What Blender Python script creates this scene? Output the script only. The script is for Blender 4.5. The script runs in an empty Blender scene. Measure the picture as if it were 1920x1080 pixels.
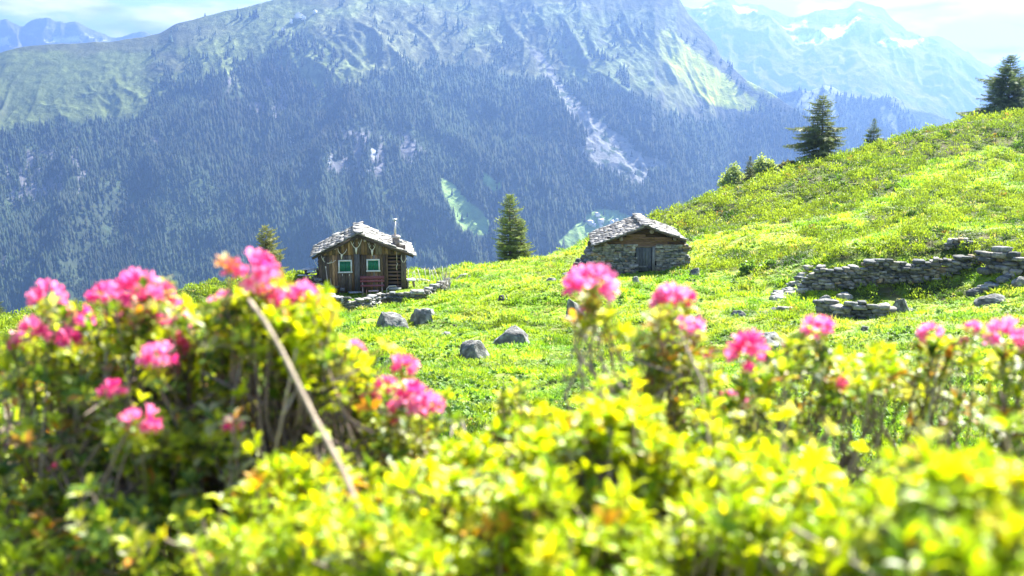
import bpy, math, random
import numpy as np
random.seed(7); rng = np.random.default_rng(7)
R = math.radians
scene = bpy.context.scene
COL = scene.collection

# ------------------------------------------------------------------ camera, world, sun, exposure
FPX = 2059.0                      # focal length in photo pixels (photo is 1920 wide)
HOR = 230.0                       # eye level in the photo
TH = math.atan((540 - HOR) / FPX)
CT, ST = math.cos(TH), math.sin(TH)
cam_d = bpy.data.cameras.new('camera'); cam = bpy.data.objects.new('camera', cam_d); COL.objects.link(cam)
cam_d.sensor_width = 36.0; cam_d.lens = 36.0 * FPX / 1920.0
cam_d.clip_start = 0.02; cam_d.clip_end = 40000
cam.location = (0, 0, 0); cam.rotation_euler = (R(90) - TH, 0, 0)
cam_d.dof.use_dof = True; cam_d.dof.focus_distance = 55.0; cam_d.dof.aperture_fstop = 5.0
scene.camera = cam

SUN_EL, SUN_AZ = R(47), R(38)     # azimuth measured from +y towards +x
SDIR = (math.sin(SUN_AZ) * math.cos(SUN_EL), math.cos(SUN_AZ) * math.cos(SUN_EL), math.sin(SUN_EL))
sd = bpy.data.lights.new('sun', 'SUN'); sun = bpy.data.objects.new('sun', sd); COL.objects.link(sun)
sd.energy = 5.0; sd.angle = R(0.5); sd.color = (1.0, 0.955, 0.87)
sun.rotation_euler = (R(90) - SUN_EL, 0, R(180) - SUN_AZ)

scene.view_settings.view_transform = 'Standard'; scene.view_settings.look = 'None'
scene.view_settings.gamma = 1.0; scene.view_settings.exposure = 2.72

world = bpy.data.worlds.new('World'); scene.world = world; world.use_nodes = True
wn = world.node_tree.nodes; wl = world.node_tree.links
for n in list(wn): wn.remove(n)
def WN(t, **k):
    n = wn.new(t)
    for a, b in k.items(): setattr(n, a, b)
    return n
wo = WN('ShaderNodeOutputWorld'); wb = WN('ShaderNodeBackground'); wb.inputs['Strength'].default_value = 0.065
sky = WN('ShaderNodeTexSky', sky_type='NISHITA', sun_disc=False)
sky.sun_elevation = SUN_EL; sky.sun_rotation = SUN_AZ; sky.altitude = 1800; sky.air_density = 1.0; sky.dust_density = 0.6; sky.ozone_density = 1.5
tc = WN('ShaderNodeTexCoord'); mp = WN('ShaderNodeMapping'); mp.inputs['Scale'].default_value = (1.0, 1.0, 4.2); mp.inputs['Location'].default_value = (3.1, 1.7, 0.35)
nz = WN('ShaderNodeTexNoise'); nz.inputs['Scale'].default_value = 8.5; nz.inputs['Detail'].default_value = 9; nz.inputs['Roughness'].default_value = 0.56; nz.inputs['Distortion'].default_value = 0.25
rp = WN('ShaderNodeValToRGB'); rp.color_ramp.elements[0].position = 0.43; rp.color_ramp.elements[1].position = 0.54
nz2 = WN('ShaderNodeTexNoise'); nz2.inputs['Scale'].default_value = 14; nz2.inputs['Detail'].default_value = 6
rp2 = WN('ShaderNodeValToRGB'); rp2.color_ramp.elements[0].position = 0.35; rp2.color_ramp.elements[1].position = 0.65
rp2.color_ramp.elements[0].color = (3.0, 3.1, 3.4, 1); rp2.color_ramp.elements[1].color = (13, 12.3, 11.8, 1)
mx = WN('ShaderNodeMixRGB')
wl.new(tc.outputs['Generated'], mp.inputs['Vector']); wl.new(mp.outputs[0], nz.inputs['Vector']); wl.new(mp.outputs[0], nz2.inputs['Vector'])
wl.new(nz.outputs['Fac'], rp.inputs[0]); wl.new(nz2.outputs['Fac'], rp2.inputs[0])
sxyz = WN('ShaderNodeSeparateXYZ'); wl.new(tc.outputs['Generated'], sxyz.inputs[0])
mr = WN('ShaderNodeMapRange'); mr.inputs['From Min'].default_value = 0.16; mr.inputs['From Max'].default_value = 0.36; mr.inputs['To Min'].default_value = 1; mr.inputs['To Max'].default_value = 0
mm = WN('ShaderNodeMath', operation='MULTIPLY'); wl.new(sxyz.outputs['Z'], mr.inputs['Value']); wl.new(mr.outputs[0], mm.inputs[0]); wl.new(rp.outputs[0], mm.inputs[1]); wl.new(mm.outputs[0], mx.inputs['Fac']); wl.new(sky.outputs[0], mx.inputs['Color1']); wl.new(rp2.outputs[0], mx.inputs['Color2'])
wl.new(mx.outputs[0], wb.inputs['Color']); wl.new(wb.outputs[0], wo.inputs['Surface'])

# ------------------------------------------------------------------ projection helpers (photo pixels <-> metres)
def ratio(py):
    v = (540 - np.asarray(py, float)) / FPX
    return (-ST + v * CT) / (CT + v * ST)
def P(px, py, d):
    v = (540 - py) / FPX; s = d / (CT + v * ST)
    return ((px - 960) / FPX * s, d, (-ST + v * CT) * s)
def proj(x, y, z):
    c = y * CT - z * ST; c = np.maximum(c, 1e-6)
    return 960 + FPX * x / c, 540 - FPX * (y * ST + z * CT) / c

# ------------------------------------------------------------------ noise
def _h(i, j, s):
    n = (i.astype(np.int64) * 374761393 + j.astype(np.int64) * 668265263 + s * 974634777) & 0xffffffff
    n = ((n ^ (n >> 13)) * 1274126177) & 0xffffffff
    n = ((n ^ (n >> 16)) * 2246822519) & 0xffffffff
    return ((n ^ (n >> 15)) & 0xffffff) / float(0xffffff)
def vn(x, y, s=0):
    x = np.asarray(x, float); y = np.asarray(y, float)
    i = np.floor(x); j = np.floor(y); f = x - i; g = y - j
    f = f * f * f * (f * (f * 6 - 15) + 10); g = g * g * g * (g * (g * 6 - 15) + 10)
    a = _h(i, j, s); b = _h(i + 1, j, s); c = _h(i, j + 1, s); d = _h(i + 1, j + 1, s)
    return (a * (1 - f) + b * f) * (1 - g) + (c * (1 - f) + d * f) * g
def fbm(x, y, s=0, o=5, gain=0.5):
    t = 0; a = 1; n = 0
    for k in range(o):
        t = t + a * vn(x, y, s + k * 17); n += a; a *= gain
        x, y = x * 1.63 - y * 1.17 + 3.1, x * 1.17 + y * 1.63 + 7.7
    return t / n
def rid(x, y, s=0, o=5):
    t = 0; a = 1; n = 0
    for k in range(o):
        t = t + a * (1 - np.abs(2 * vn(x, y, s + k * 31) - 1)) ** 2; n += a; a *= 0.5
        x, y = x * 1.7 - y * 1.05 + 5.2, x * 1.05 + y * 1.7 + 1.3
    return t / n
def sstep(a, b, x):
    t = np.clip((x - a) / (b - a), 0, 1); return t * t * (3 - 2 * t)
def inpoly(px, py, poly):
    r = np.zeros(np.shape(px), bool); n = len(poly)
    for i in range(n):
        x0, y0 = poly[i]; x1, y1 = poly[(i + 1) % n]
        if y0 == y1: continue
        c = ((y0 > py) != (y1 > py)) & (px < (x1 - x0) * (py - y0) / (y1 - y0) + x0); r ^= c
    return r
def softpoly(px, py, poly, amp, s, sc=18.0):
    """inside test with noisy, broken edges"""
    t = 0
    for k, w in enumerate((1.0, 0.6, 0.35)):
        dx = (fbm(px / sc * (k + 1), py / sc * (k + 1), s + k) - .5) * amp * 2 * w; dy = (fbm(px / sc * (k + 1), py / sc * (k + 1), s + 50 + k) - .5) * amp * 2 * w
        t = t + inpoly(px + dx, py + dy, poly).astype(float)
    return t / 3

# ------------------------------------------------------------------ object helpers
def tag(o, label=None, cat=None, group=None, kind=None):
    if label: o['label'] = label
    if cat: o['category'] = cat
    if group: o['group'] = group
    if kind: o['kind'] = kind
    return o
def empty(name, loc, rz=0, label=None, cat=None, group=None):
    o = bpy.data.objects.new(name, None); COL.objects.link(o); o.location = loc; o.rotation_euler = (0, 0, rz)
    o.empty_display_size = 0.2
    return tag(o, label, cat, group)
def npmesh(name, V, F, mat, C=None, parent=None, smooth=False):
    """V (n,3); F list of int arrays (m,k) with the same k each, or one array; C (n,3) point colours"""
    if not isinstance(F, list): F = [F]
    F = [np.asarray(f) for f in F if len(f)]
    me = bpy.data.meshes.new(name)
    V = np.ascontiguousarray(V, np.float32)
    loops = np.concatenate([f.ravel() for f in F]).astype(np.int32)
    tot = np.concatenate([np.full(len(f), f.shape[1]) for f in F]); start = np.concatenate([[0], np.cumsum(tot)[:-1]]).astype(np.int32)
    me.vertices.add(len(V)); me.vertices.foreach_set('co', V.ravel())
    me.loops.add(len(loops)); me.loops.foreach_set('vertex_index', loops)
    me.polygons.add(len(tot)); me.polygons.foreach_set('loop_start', start)
    if smooth: me.polygons.foreach_set('use_smooth', np.ones(len(tot), bool))
    if C is not None:
        a = me.color_attributes.new('Col', 'FLOAT_COLOR', 'POINT')
        cc = np.ones((len(V), 4), np.float32); cc[:, :3] = C; a.data.foreach_set('color', cc.ravel())
    me.update(calc_edges=True)
    for m in (mat if isinstance(mat, (list, tuple)) else [mat]): me.materials.append(m)
    o = bpy.data.objects.new(name, me); COL.objects.link(o)
    if parent is not None: o.parent = parent
    return o
def inst(TV, TF, M, T, colr=None, jit=0, tcol=None):
    """copies of a template: M (n,3,3), T (n,3), colr (n,3) -> V,F,C"""
    n, k = len(T), len(TV)
    tv = np.broadcast_to(TV, (n, k, 3))
    if jit: tv = tv * (1 + (rng.random((n, k, 3)) - .5) * jit)
    V = np.einsum('nij,nkj->nki', M, tv) + T[:, None, :]
    F = (np.asarray(TF)[None] + (np.arange(n) * k)[:, None, None]).reshape(-1, np.asarray(TF).shape[1])
    C = None
    if colr is not None:
        C = np.repeat(colr[:, None, :], k, 1)
        if tcol is not None: C = C * tcol[None, :, :]
        C = C.reshape(-1, 3)
    return V.reshape(-1, 3), F, C
def rotz(a):
    c, s = np.cos(a), np.sin(a); z = np.zeros_like(c); o = z + 1
    return np.stack([np.stack([c, -s, z], -1), np.stack([s, c, z], -1), np.stack([z, z, o], -1)], -2)
def rotx(a):
    c, s = np.cos(a), np.sin(a); z = np.zeros_like(c); o = z + 1
    return np.stack([np.stack([o, z, z], -1), np.stack([z, c, -s], -1), np.stack([z, s, c], -1)], -2)
def roty(a):
    c, s = np.cos(a), np.sin(a); z = np.zeros_like(c); o = z + 1
    return np.stack([np.stack([c, z, s], -1), np.stack([z, o, z], -1), np.stack([-s, z, c], -1)], -2)
def frame_from(d, roll=None):
    """rotation matrices whose +z is d"""
    d = d / np.linalg.norm(d, axis=-1, keepdims=True)
    a = np.where(np.abs(d[:, 2:3]) < .95, np.array([[0, 0, 1.]]), np.array([[1., 0, 0]]))
    x = np.cross(a, d); x /= np.linalg.norm(x, axis=-1, keepdims=True); y = np.cross(d, x)
    m = np.stack([x, y, d], -1)
    if roll is not None: m = m @ rotz(roll)
    return m
def merge(parts):
    """parts: list of (V,F,C) with F same width"""
    Vs, Fs, Cs = [], [], []; n = 0
    for V, F, C in parts:
        Vs.append(V); Fs.append(np.asarray(F) + n); Cs.append(C); n += len(V)
    return np.concatenate(Vs), np.concatenate(Fs), np.concatenate(Cs)

class MB:
    """collects boxes, tubes and slabs with a colour each; quads and tris"""
    def __init__(s): s.V = []; s.Q = []; s.T = []; s.C = []; s.n = 0
    def add(s, V, Q=(), T=(), c=(1, 1, 1)):
        V = np.asarray(V, float)
        s.V.append(V); b = s.n
        for q in Q: s.Q.append([b + i for i in q])
        for t in T: s.T.append([b + i for i in t])
        s.C.append(np.broadcast_to(np.asarray(c, float), (len(V), 3))); s.n += len(V)
    def box(s, c, size, rx=0, ry=0, rz=0, col=(1, 1, 1), jit=0.0, taper=0.0):
        h = np.array(size) / 2
        v = np.array([[x, y, z] for z in (-1, 1) for y in (-1, 1) for x in (-1, 1)], float)
        if taper: v[4:, :2] *= 1 - taper
        v = v * h
        if jit: v = v + (rng.random((8, 3)) - .5) * 2 * jit * min(size)
        m = rotz(np.array(rz)) @ roty(np.array(ry)) @ rotx(np.array(rx))
        s.add(v @ m.T + np.array(c), [(0, 2, 3, 1), (4, 5, 7, 6), (0, 1, 5, 4), (2, 6, 7, 3), (0, 4, 6, 2), (1, 3, 7, 5)], c=col)
    def beam(s, a, b, w, h, col=(1, 1, 1), jit=0):
        a = np.array(a, float); b = np.array(b, float); d = b - a; L = np.linalg.norm(d)
        m = frame_from(d[None])[0]
        v = np.array([[x * w / 2, y * h / 2, z] for z in (0, L) for y in (-1, 1) for x in (-1, 1)], float)
        if jit: v = v + (rng.random((8, 3)) - .5) * 2 * jit * min(w, h)
        s.add(v @ m.T + a, [(0, 2, 3, 1), (4, 5, 7, 6), (0, 1, 5, 4), (2, 6, 7, 3), (0, 4, 6, 2), (1, 3, 7, 5)], c=col)
    def tube(s, pts, rad, n=6, col=(1, 1, 1), cap=True):
        pts = np.asarray(pts, float); k = len(pts)
        rad = np.broadcast_to(rad, (k,)) if np.ndim(rad) == 0 or len(rad) != k else np.asarray(rad)
        t = np.gradient(pts, axis=0); t /= np.linalg.norm(t, axis=1, keepdims=True) + 1e-9
        a = np.array([0, 0, 1.]) if abs(t[0][2]) < .9 else np.array([1., 0, 0])
        x = np.cross(a, t[0]); x /= np.linalg.norm(x); V = []
        for i in range(k):
            x = x - t[i] * np.dot(x, t[i]); x /= np.linalg.norm(x) + 1e-9; y = np.cross(t[i], x)
            for j in range(n):
                an = 2 * math.pi * j / n; V.append(pts[i] + rad[i] * (math.cos(an) * x + math.sin(an) * y))
        Q = [(i * n + j, i * n + (j + 1) % n, (i + 1) * n + (j + 1) % n, (i + 1) * n + j) for i in range(k - 1) for j in range(n)]
        T = []
        if cap:
            V.append(pts[0]); V.append(pts[-1]); c0 = k * n; c1 = c0 + 1
            T = [(c0, (j + 1) % n, j) for j in range(n)] + [(c1, (k - 1) * n + j, (k - 1) * n + (j + 1) % n) for j in range(n)]
        s.add(V, Q, T, col)
    def build(s, name, mat, parent=None, smooth=False):
        F = []
        if s.Q: F.append(np.array(s.Q))
        if s.T: F.append(np.array(s.T))
        return npmesh(name, np.concatenate(s.V), F, mat, np.concatenate(s.C), parent, smooth)

# ------------------------------------------------------------------ materials
def mat(name, rough=0.85, spec=0.3, nscale=8.0, nvar=0.25, bump=0.0, bscale=30.0, bdist=0.02, trans=0.0, tcol=(1.0, 1.0, 0.6), color=None, metal=0.0, stretch=None, coat=0.0, uvobj=True, nlo=None):
    """colour = point colour 'Col' (or a fixed colour) varied by object-space noise, bumped; optional translucency for leaves"""
    m = bpy.data.materials.new(name); m.use_nodes = True; nt = m.node_tree; N = nt.nodes; L = nt.links
    p = N['Principled BSDF']; out = N['Material Output']
    p.inputs['Roughness'].default_value = rough; p.inputs['Specular IOR Level'].default_value = spec; p.inputs['Metallic'].default_value = metal
    if coat: p.inputs['Coat Weight'].default_value = coat; p.inputs['Coat Roughness'].default_value = 0.25
    if color is None:
        a = N.new('ShaderNodeAttribute'); a.attribute_name = 'Col'; csrc = a.outputs['Color']
    else:
        a = N.new('ShaderNodeRGB'); a.outputs[0].default_value = (*color, 1); csrc = a.outputs[0]
    co = N.new('ShaderNodeTexCoord'); src = co.outputs['Object']
    if stretch:
        mpn = N.new('ShaderNodeMapping'); mpn.inputs['Scale'].default_value = stretch; L.new(src, mpn.inputs['Vector']); src = mpn.outputs[0]
    if nvar:
        n1 = N.new('ShaderNodeTexNoise'); n1.inputs['Scale'].default_value = nscale; n1.inputs['Detail'].default_value = 6; L.new(src, n1.inputs['Vector'])
        mr = N.new('ShaderNodeMapRange'); mr.inputs['From Min'].default_value = 0.3; mr.inputs['From Max'].default_value = 0.7
        mr.inputs['To Min'].default_value = 1 - nvar; mr.inputs['To Max'].default_value = 1 + nvar
        L.new(n1.outputs['Fac'], mr.inputs['Value'])
        vm = N.new('ShaderNodeVectorMath'); vm.operation = 'SCALE'; L.new(csrc, vm.inputs[0]); L.new(mr.outputs[0], vm.inputs['Scale']); csrc = vm.outputs[0]
    L.new(csrc, p.inputs['Base Color'])
    if bump:
        n2 = N.new('ShaderNodeTexNoise'); n2.inputs['Scale'].default_value = bscale; n2.inputs['Detail'].default_value = 8; n2.inputs['Roughness'].default_value = 0.65; L.new(src, n2.inputs['Vector'])
        b = N.new('ShaderNodeBump'); b.inputs['Strength'].default_value = bump; b.inputs['Distance'].default_value = bdist
        L.new(n2.outputs['Fac'], b.inputs['Height']); L.new(b.outputs[0], p.inputs['Normal'])
    if trans:
        tr = N.new('ShaderNodeBsdfTranslucent'); ml = N.new('ShaderNodeMixRGB'); ml.blend_type = 'MULTIPLY'; ml.inputs['Fac'].default_value = 1
        ml.inputs['Color2'].default_value = (*tcol, 1); L.new(csrc, ml.inputs['Color1']); L.new(ml.outputs[0], tr.inputs['Color'])
        ms = N.new('ShaderNodeMixShader'); ms.inputs['Fac'].default_value = trans
        L.new(p.outputs[0], ms.inputs[1]); L.new(tr.outputs[0], ms.inputs[2]); L.new(ms.outputs[0], out.inputs['Surface'])
    return m
M_ground = mat('ground', 0.95, 0.1, 1.3, 0.3, 0.6, 9.0, 0.05)
M_grass = mat('grass_blades', 0.6, 0.25, 0.6, 0.2, trans=0.5, tcol=(1.15, 1.1, 0.5))
M_shrub = mat('shrub_leaves', 0.55, 0.3, 1.0, 0.2, trans=0.42, tcol=(1.15, 1.05, 0.5))
M_leaf = mat('alpenrose_leaves', 0.42, 0.34, 30, 0.15, trans=0.52, tcol=(1.35, 1.2, 0.25))
M_petal = mat('petals', 0.5, 0.3, 60, 0.12, trans=0.5, tcol=(1.1, 0.8, 0.95))
M_twig = mat('twigs', 0.85, 0.2, 60, 0.35, 0.5, 200, 0.002)
M_wood = mat('weathered_wood', 0.85, 0.2, 3.0, 0.45, 0.5, 12.0, 0.02, stretch=(14, 14, 1.2))
M_woodh = mat('weathered_timber', 0.85, 0.2, 3.0, 0.45, 0.5, 12.0, 0.02, stretch=(1.2, 8, 14))
M_slate = mat('stone_slabs', 0.8, 0.3, 9.0, 0.35, 0.6, 22.0, 0.03)
M_stone = mat('field_stone', 0.9, 0.2, 7.0, 0.4, 0.8, 20.0, 0.04)
M_rock = mat('boulder_rock', 0.92, 0.2, 3.5, 0.5, 1.0, 11.0, 0.07)
M_paint = mat('paint', 0.55, 0.4, 20, 0.08, 0.15, 60, 0.004)
M_bone = mat('antler_bone', 0.7, 0.3, 30, 0.12)
M_metal = mat('zinc_metal', 0.45, 0.5, 12, 0.2, metal=0.6)
M_needle = mat('spruce_needles', 0.6, 0.3, 1.5, 0.25, trans=0.3, tcol=(1.1, 1.1, 0.55))
M_bark = mat('bark', 0.95, 0.1, 8, 0.3, 0.6, 30, 0.02)
M_forest = mat('forest', 0.85, 0.1, 0.02, 0.25, trans=0.18, tcol=(1.1, 1.1, 0.6))
M_mount = mat('mountainside', 0.95, 0.05, 0.035, 0.25, 1.0, 0.03, 9.0)
M_far = mat('far_rock', 0.95, 0.05, 0.008, 0.25, 1.0, 0.012, 30.0)
HAZE_DENS = 1.5e-4; HAZE_COL = (0.150, 0.256, 0.50, 1)

# ------------------------------------------------------------------ near hillside
RIDGE = [(-700, 700, 36), (-300, 650, 40), (0, 605, 46), (100, 590, 50), (200, 573, 54), (300, 555, 58), (400, 538, 62), (480, 529, 64), (560, 522, 66), (680, 515, 72), (780, 514, 74),
         (860, 505, 78), (930, 500, 84), (1010, 486, 86), (1100, 453, 88), (1165, 432, 90), (1230, 409, 92), (1340, 370, 96), (1410, 346, 100), (1480, 318, 104), (1600, 287, 110), (1700, 257, 116),
         (1810, 231, 122), (1920, 217, 130), (2150, 195, 140), (2500, 190, 155)]
INNER = [(1700, 530, 50), (1600, 530, 50.5), (1800, 528, 49), (1600, 484.5, 51.6), (1700, 485, 51.4), (1790, 486, 50.5), (1530, 500, 53), (1920, 530, 46), (1900, 488, 48), (1700, 440, 60), (1920, 430, 60), (1700, 400, 72), (1700, 350, 88), (1920, 350, 85),
         (1700, 300, 102), (1920, 280, 105), (1550, 600, 43), (1680, 598, 42), (1450, 600, 44), (1750, 610, 40), (1500, 560, 50), (1500, 530, 53), (1480, 480, 60), (1480, 430, 72), (1480, 380, 86),
         (1250, 600, 44), (1250, 560, 52), (1290, 503, 63), (1210, 512, 62.5), (1110, 521, 62.5), (1250, 470, 74), (1250, 435, 84), (1090, 560, 52), (1070, 500, 72), (1090, 472, 80),
         (950, 560, 54), (950, 530, 64), (800, 575, 55), (800, 545, 61), (790, 528, 68), (680, 577, 57.4), (680, 549, 62), (620, 549, 62), (760, 542, 62), (610, 576, 57), (560, 600, 50), (560, 565, 57), (560, 538, 61),
         (400, 580, 54), (400, 640, 42), (200, 620, 44), (200, 700, 30), (0, 660, 36), (0, 720, 28), (-300, 720, 30), (-600, 760, 28), (2300, 300, 110), (2300, 430, 65), (2300, 530, 45), (2500, 600, 36)]
for _px in (-300, 100, 400, 700, 1000, 1300, 1600, 1900, 2300):
    INNER += [(_px, 830, 14), (_px, 762, 20)]
for _px in (640, 820, 1000, 1200, 1400): INNER += [(_px, 640, 40), (_px, 700, 28)]
for _px in (720, 860, 1050): INNER += [(_px, 600, 49)]
for _px in (1600, 1800, 2100): INNER += [(_px, 648, 34), (_px, 702, 26)]
CP = [P(*q) for q in INNER]
for x in (-9, -5, -2, 0, 2, 5, 9): CP += [(x, 4, -1.75), (x, 7, -2.5)]
for x in (-6, -3, 0, 3, 6): CP += [(x, 1.6, -1.2), (x, -3, -0.9), (x * 2, -12, -0.5)]
CP = np.array(CP)
def tps_fit(C):
    A = C[:, :2] / 50.0; n = len(A)
    r2 = ((A[:, None] - A[None]) ** 2).sum(-1); K = np.where(r2 > 0, r2 * np.log(r2 + 1e-12), 0) + np.eye(n) * 1e-5
    Pm = np.c_[np.ones(n), A]; M = np.zeros((n + 3, n + 3)); M[:n, :n] = K; M[:n, n:] = Pm; M[n:, :n] = Pm.T
    return A, np.linalg.solve(M, np.r_[C[:, 2], 0, 0, 0])
def tps_eval(T, x, y):
    A, w = T; x = np.asarray(x, float).ravel() / 50; y = np.asarray(y, float).ravel() / 50; out = np.empty(len(x)); n = len(A)
    for i in range(0, len(x), 40000):
        q = np.c_[x[i:i + 40000], y[i:i + 40000]]
        r2 = ((q[:, None] - A[None]) ** 2).sum(-1)
        out[i:i + 40000] = (r2 * np.log(r2 + 1e-12)) @ w[:n] + w[n] + q @ w[n + 1:]
    return out
RD = np.array([(P(*q)[0] / q[2], q[2], q[1], q[0]) for q in RIDGE])        # u, depth, photo row, photo column
def ridge_d(u): return np.interp(u, RD[:, 0], RD[:, 1])
adj = np.zeros(len(RIDGE))
for it in range(5):
    C = []
    for k, (px, py, d) in enumerate(RIDGE):
        x, y, z = P(px, py, d); z += adj[k]; u = x / d
        C.append((x, y, z)); sl = 0.42
        for e in (10, 30, 80): C.append((u * (d + e), d + e, z - e * sl * (0.75 if e == 10 else 1)))
    T_ = tps_fit(np.r_[CP, np.array(C)])
    for k, (px, py, d) in enumerate(RIDGE):
        u = RD[k, 0]; dd = np.linspace(d * .6, d + 12, 160); zz = tps_eval(T_, u * dd, dd)
        j = np.argmax(zz / dd); top = proj(u * dd[j], dd[j], zz[j])[1]
        adj[k] -= (py - top) / FPX * d * 0.9
def wave(x, y):
    dd = np.hypot(x, y)
    a = (fbm(x / 1.7, y / 1.7, 3, 3) - .5) * 0.42 + (fbm(x / 7, y / 7, 9, 3) - .5) * 0.5
    near = sstep(5, 18, dd); far = 1 - sstep(140, 170, dd)
    for cx, cy, r in ((P(680, 545, 63)[0], 64, 5.5), (P(1200, 510, 64)[0], 65.5, 5), (P(1700, 530, 50)[0], 50, 9)):
        near = near * (0.25 + 0.75 * sstep(r * .7, r * 1.6, np.hypot(x - cx, y - cy)))
    return a * near * far
def H(x, y):
    sh = np.shape(x); x = np.asarray(x, float); y = np.asarray(y, float)
    z = tps_eval(T_, x, y).reshape(sh) + wave(x, y)
    return z
def Hs(x, y): return float(H(np.array([x]), np.array([y]))[0])

def shrub_mask(x, y, z):
    """how much of the ground is dwarf shrub (1) rather than grass (0)"""
    px, py = proj(x, y, z)
    n = fbm(x / 6.5, y / 9.0, 21, 4); n2 = fbm(x / 2.2, y / 2.6, 27, 3)
    m = 0.75 * n + 0.25 * n2
    right = sstep(1180, 1330, px) * (1 - sstep(465, 520, py))
    lowr = 1 - sstep(26, 60, (py - 250) - (1920 - px) * 0.0)      # crest
    left = 1 - sstep(520, 660, px); d = np.hypot(x, y); rdv = ridge_d(x / np.maximum(y, 1))
    s1 = np.abs((py - 440) + (px - 1480) * 0.40 - 14 * np.sin(px / 60.0)); strip = np.exp(-(s1 / 15) ** 2) * sstep(1380, 1440, px) * (1 - .5 * sstep(1750, 1900, px))
    s2 = np.abs((py - 468) + (px - 1300) * 0.10); strip = strip + np.exp(-(s2 / 24) ** 2) * (px > 1300) * (1 - sstep(1560, 1680, px))
    s3 = np.abs((py - 365) + (px - 1800) * 0.55); strip = strip + .8 * np.exp(-(s3 / 10) ** 2) * (px > 1600)
    crest = np.exp(-((d - rdv) / 8.0) ** 2) * (1 - .8 * sstep(600, 700, px) * (1 - sstep(960, 1040, px)))
    base = -.5 + .88 * np.maximum(right, left * sstep(25, 34, d) * .95) + crest * .45 - .75 * np.clip(strip, 0, 1)
    for cx, cy, rx, ry in ((1762, 545, 58, 22), (1632, 548, 55, 17), (1845, 500, 30, 10), (1880, 474, 60, 12), (1660, 478, 120, 6), (860, 815, 45, 20), (1560, 440, 60, 12), (1800, 512, 30, 10)):
        base = np.where(((px - cx) / rx) ** 2 + ((py - cy) / ry) ** 2 < 1 + (n2 - .5) * 1.5, .9, base)
    return sstep(0.50, 0.60, m + base * 0.42)

nu, nr = 520, 430
us = np.linspace(-1.15, 1.15, nu); t = np.linspace(0, 1, nr)
ys = -14 + 14 * (t / 0.06) * (t < 0.06) + (t >= 0.06) * (14 + (np.exp((t - 0.06) / 0.94 * math.log(61)) - 1) / 60 * 205) + 0.0
U, Y = np.meshgrid(us, ys); X = U * (np.abs(Y) + 26)
Z = H(X, Y)
V = np.c_[X.ravel(), Y.ravel(), Z.ravel()]
ii = np.arange(nu * nr).reshape(nr, nu)
F = np.stack([ii[:-1, :-1], ii[:-1, 1:], ii[1:, 1:], ii[1:, :-1]], -1).reshape(-1, 4)
sm = shrub_mask(V[:, 0], V[:, 1], V[:, 2])[:, None]; nn = fbm(V[:, 0] / 3, V[:, 1] / 3, 41, 4)[:, None]
Cg = np.array([[.17, .25, .025]]) * (0.6 + 0.8 * nn); Cs = np.array([[.045, .06, .012]]) * (0.6 + 0.8 * nn)  # Cs: shade between the shrub mats put into the ground colour
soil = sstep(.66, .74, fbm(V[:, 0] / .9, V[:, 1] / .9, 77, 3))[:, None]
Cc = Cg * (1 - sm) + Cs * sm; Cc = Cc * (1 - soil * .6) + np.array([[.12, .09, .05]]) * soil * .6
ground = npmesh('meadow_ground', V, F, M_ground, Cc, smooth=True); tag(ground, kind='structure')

# long fall of the hillside into the valley, then the valley floor
us2 = np.linspace(-1.15, 1.15, 140)
rows = []; zr0 = Z[-1]; y0 = ys[-1]
xe = np.interp(us2, us, X[-1]); ze = np.interp(us2, us, Z[-1])
for k, y in enumerate(np.geomspace(y0 - 1, 1500, 40)):
    f = (y - y0 + 1) / 1280
    rows.append(np.c_[us2 * (y + 26), np.full(140, y), (ze - 0.3) * (1 - f) ** 1 + f * -860 + (fbm(us2 * y / 60, np.full(140, y / 60), 5, 4) - .5) * 60 * min(1, f * 4)])
V2 = np.concatenate(rows); i2 = np.arange(len(V2)).reshape(40, 140)
F2 = np.stack([i2[:-1, :-1], i2[:-1, 1:], i2[1:, 1:], i2[1:, :-1]], -1).reshape(-1, 4)
fall = npmesh('hillside_terrain', V2, F2, M_ground, np.tile([[.05, .09, .02]], (len(V2), 1)), smooth=True); tag(fall, kind='structure')
g = np.linspace(-14500, 14500, 60); gx, gy = np.meshgrid(g, np.linspace(-1500, 14800, 40)); vg = np.c_[gx.ravel(), gy.ravel(), np.full(gx.size, -880.)]
i3 = np.arange(len(vg)).reshape(40, 60); f3 = np.stack([i3[:-1, :-1], i3[:-1, 1:], i3[1:, 1:], i3[1:, :-1]], -1).reshape(-1, 4)
vf = npmesh('valley_ground', vg, f3, M_mount, np.tile([[.06, .10, .03]], (len(vg), 1))); tag(vf, kind='structure')

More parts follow.
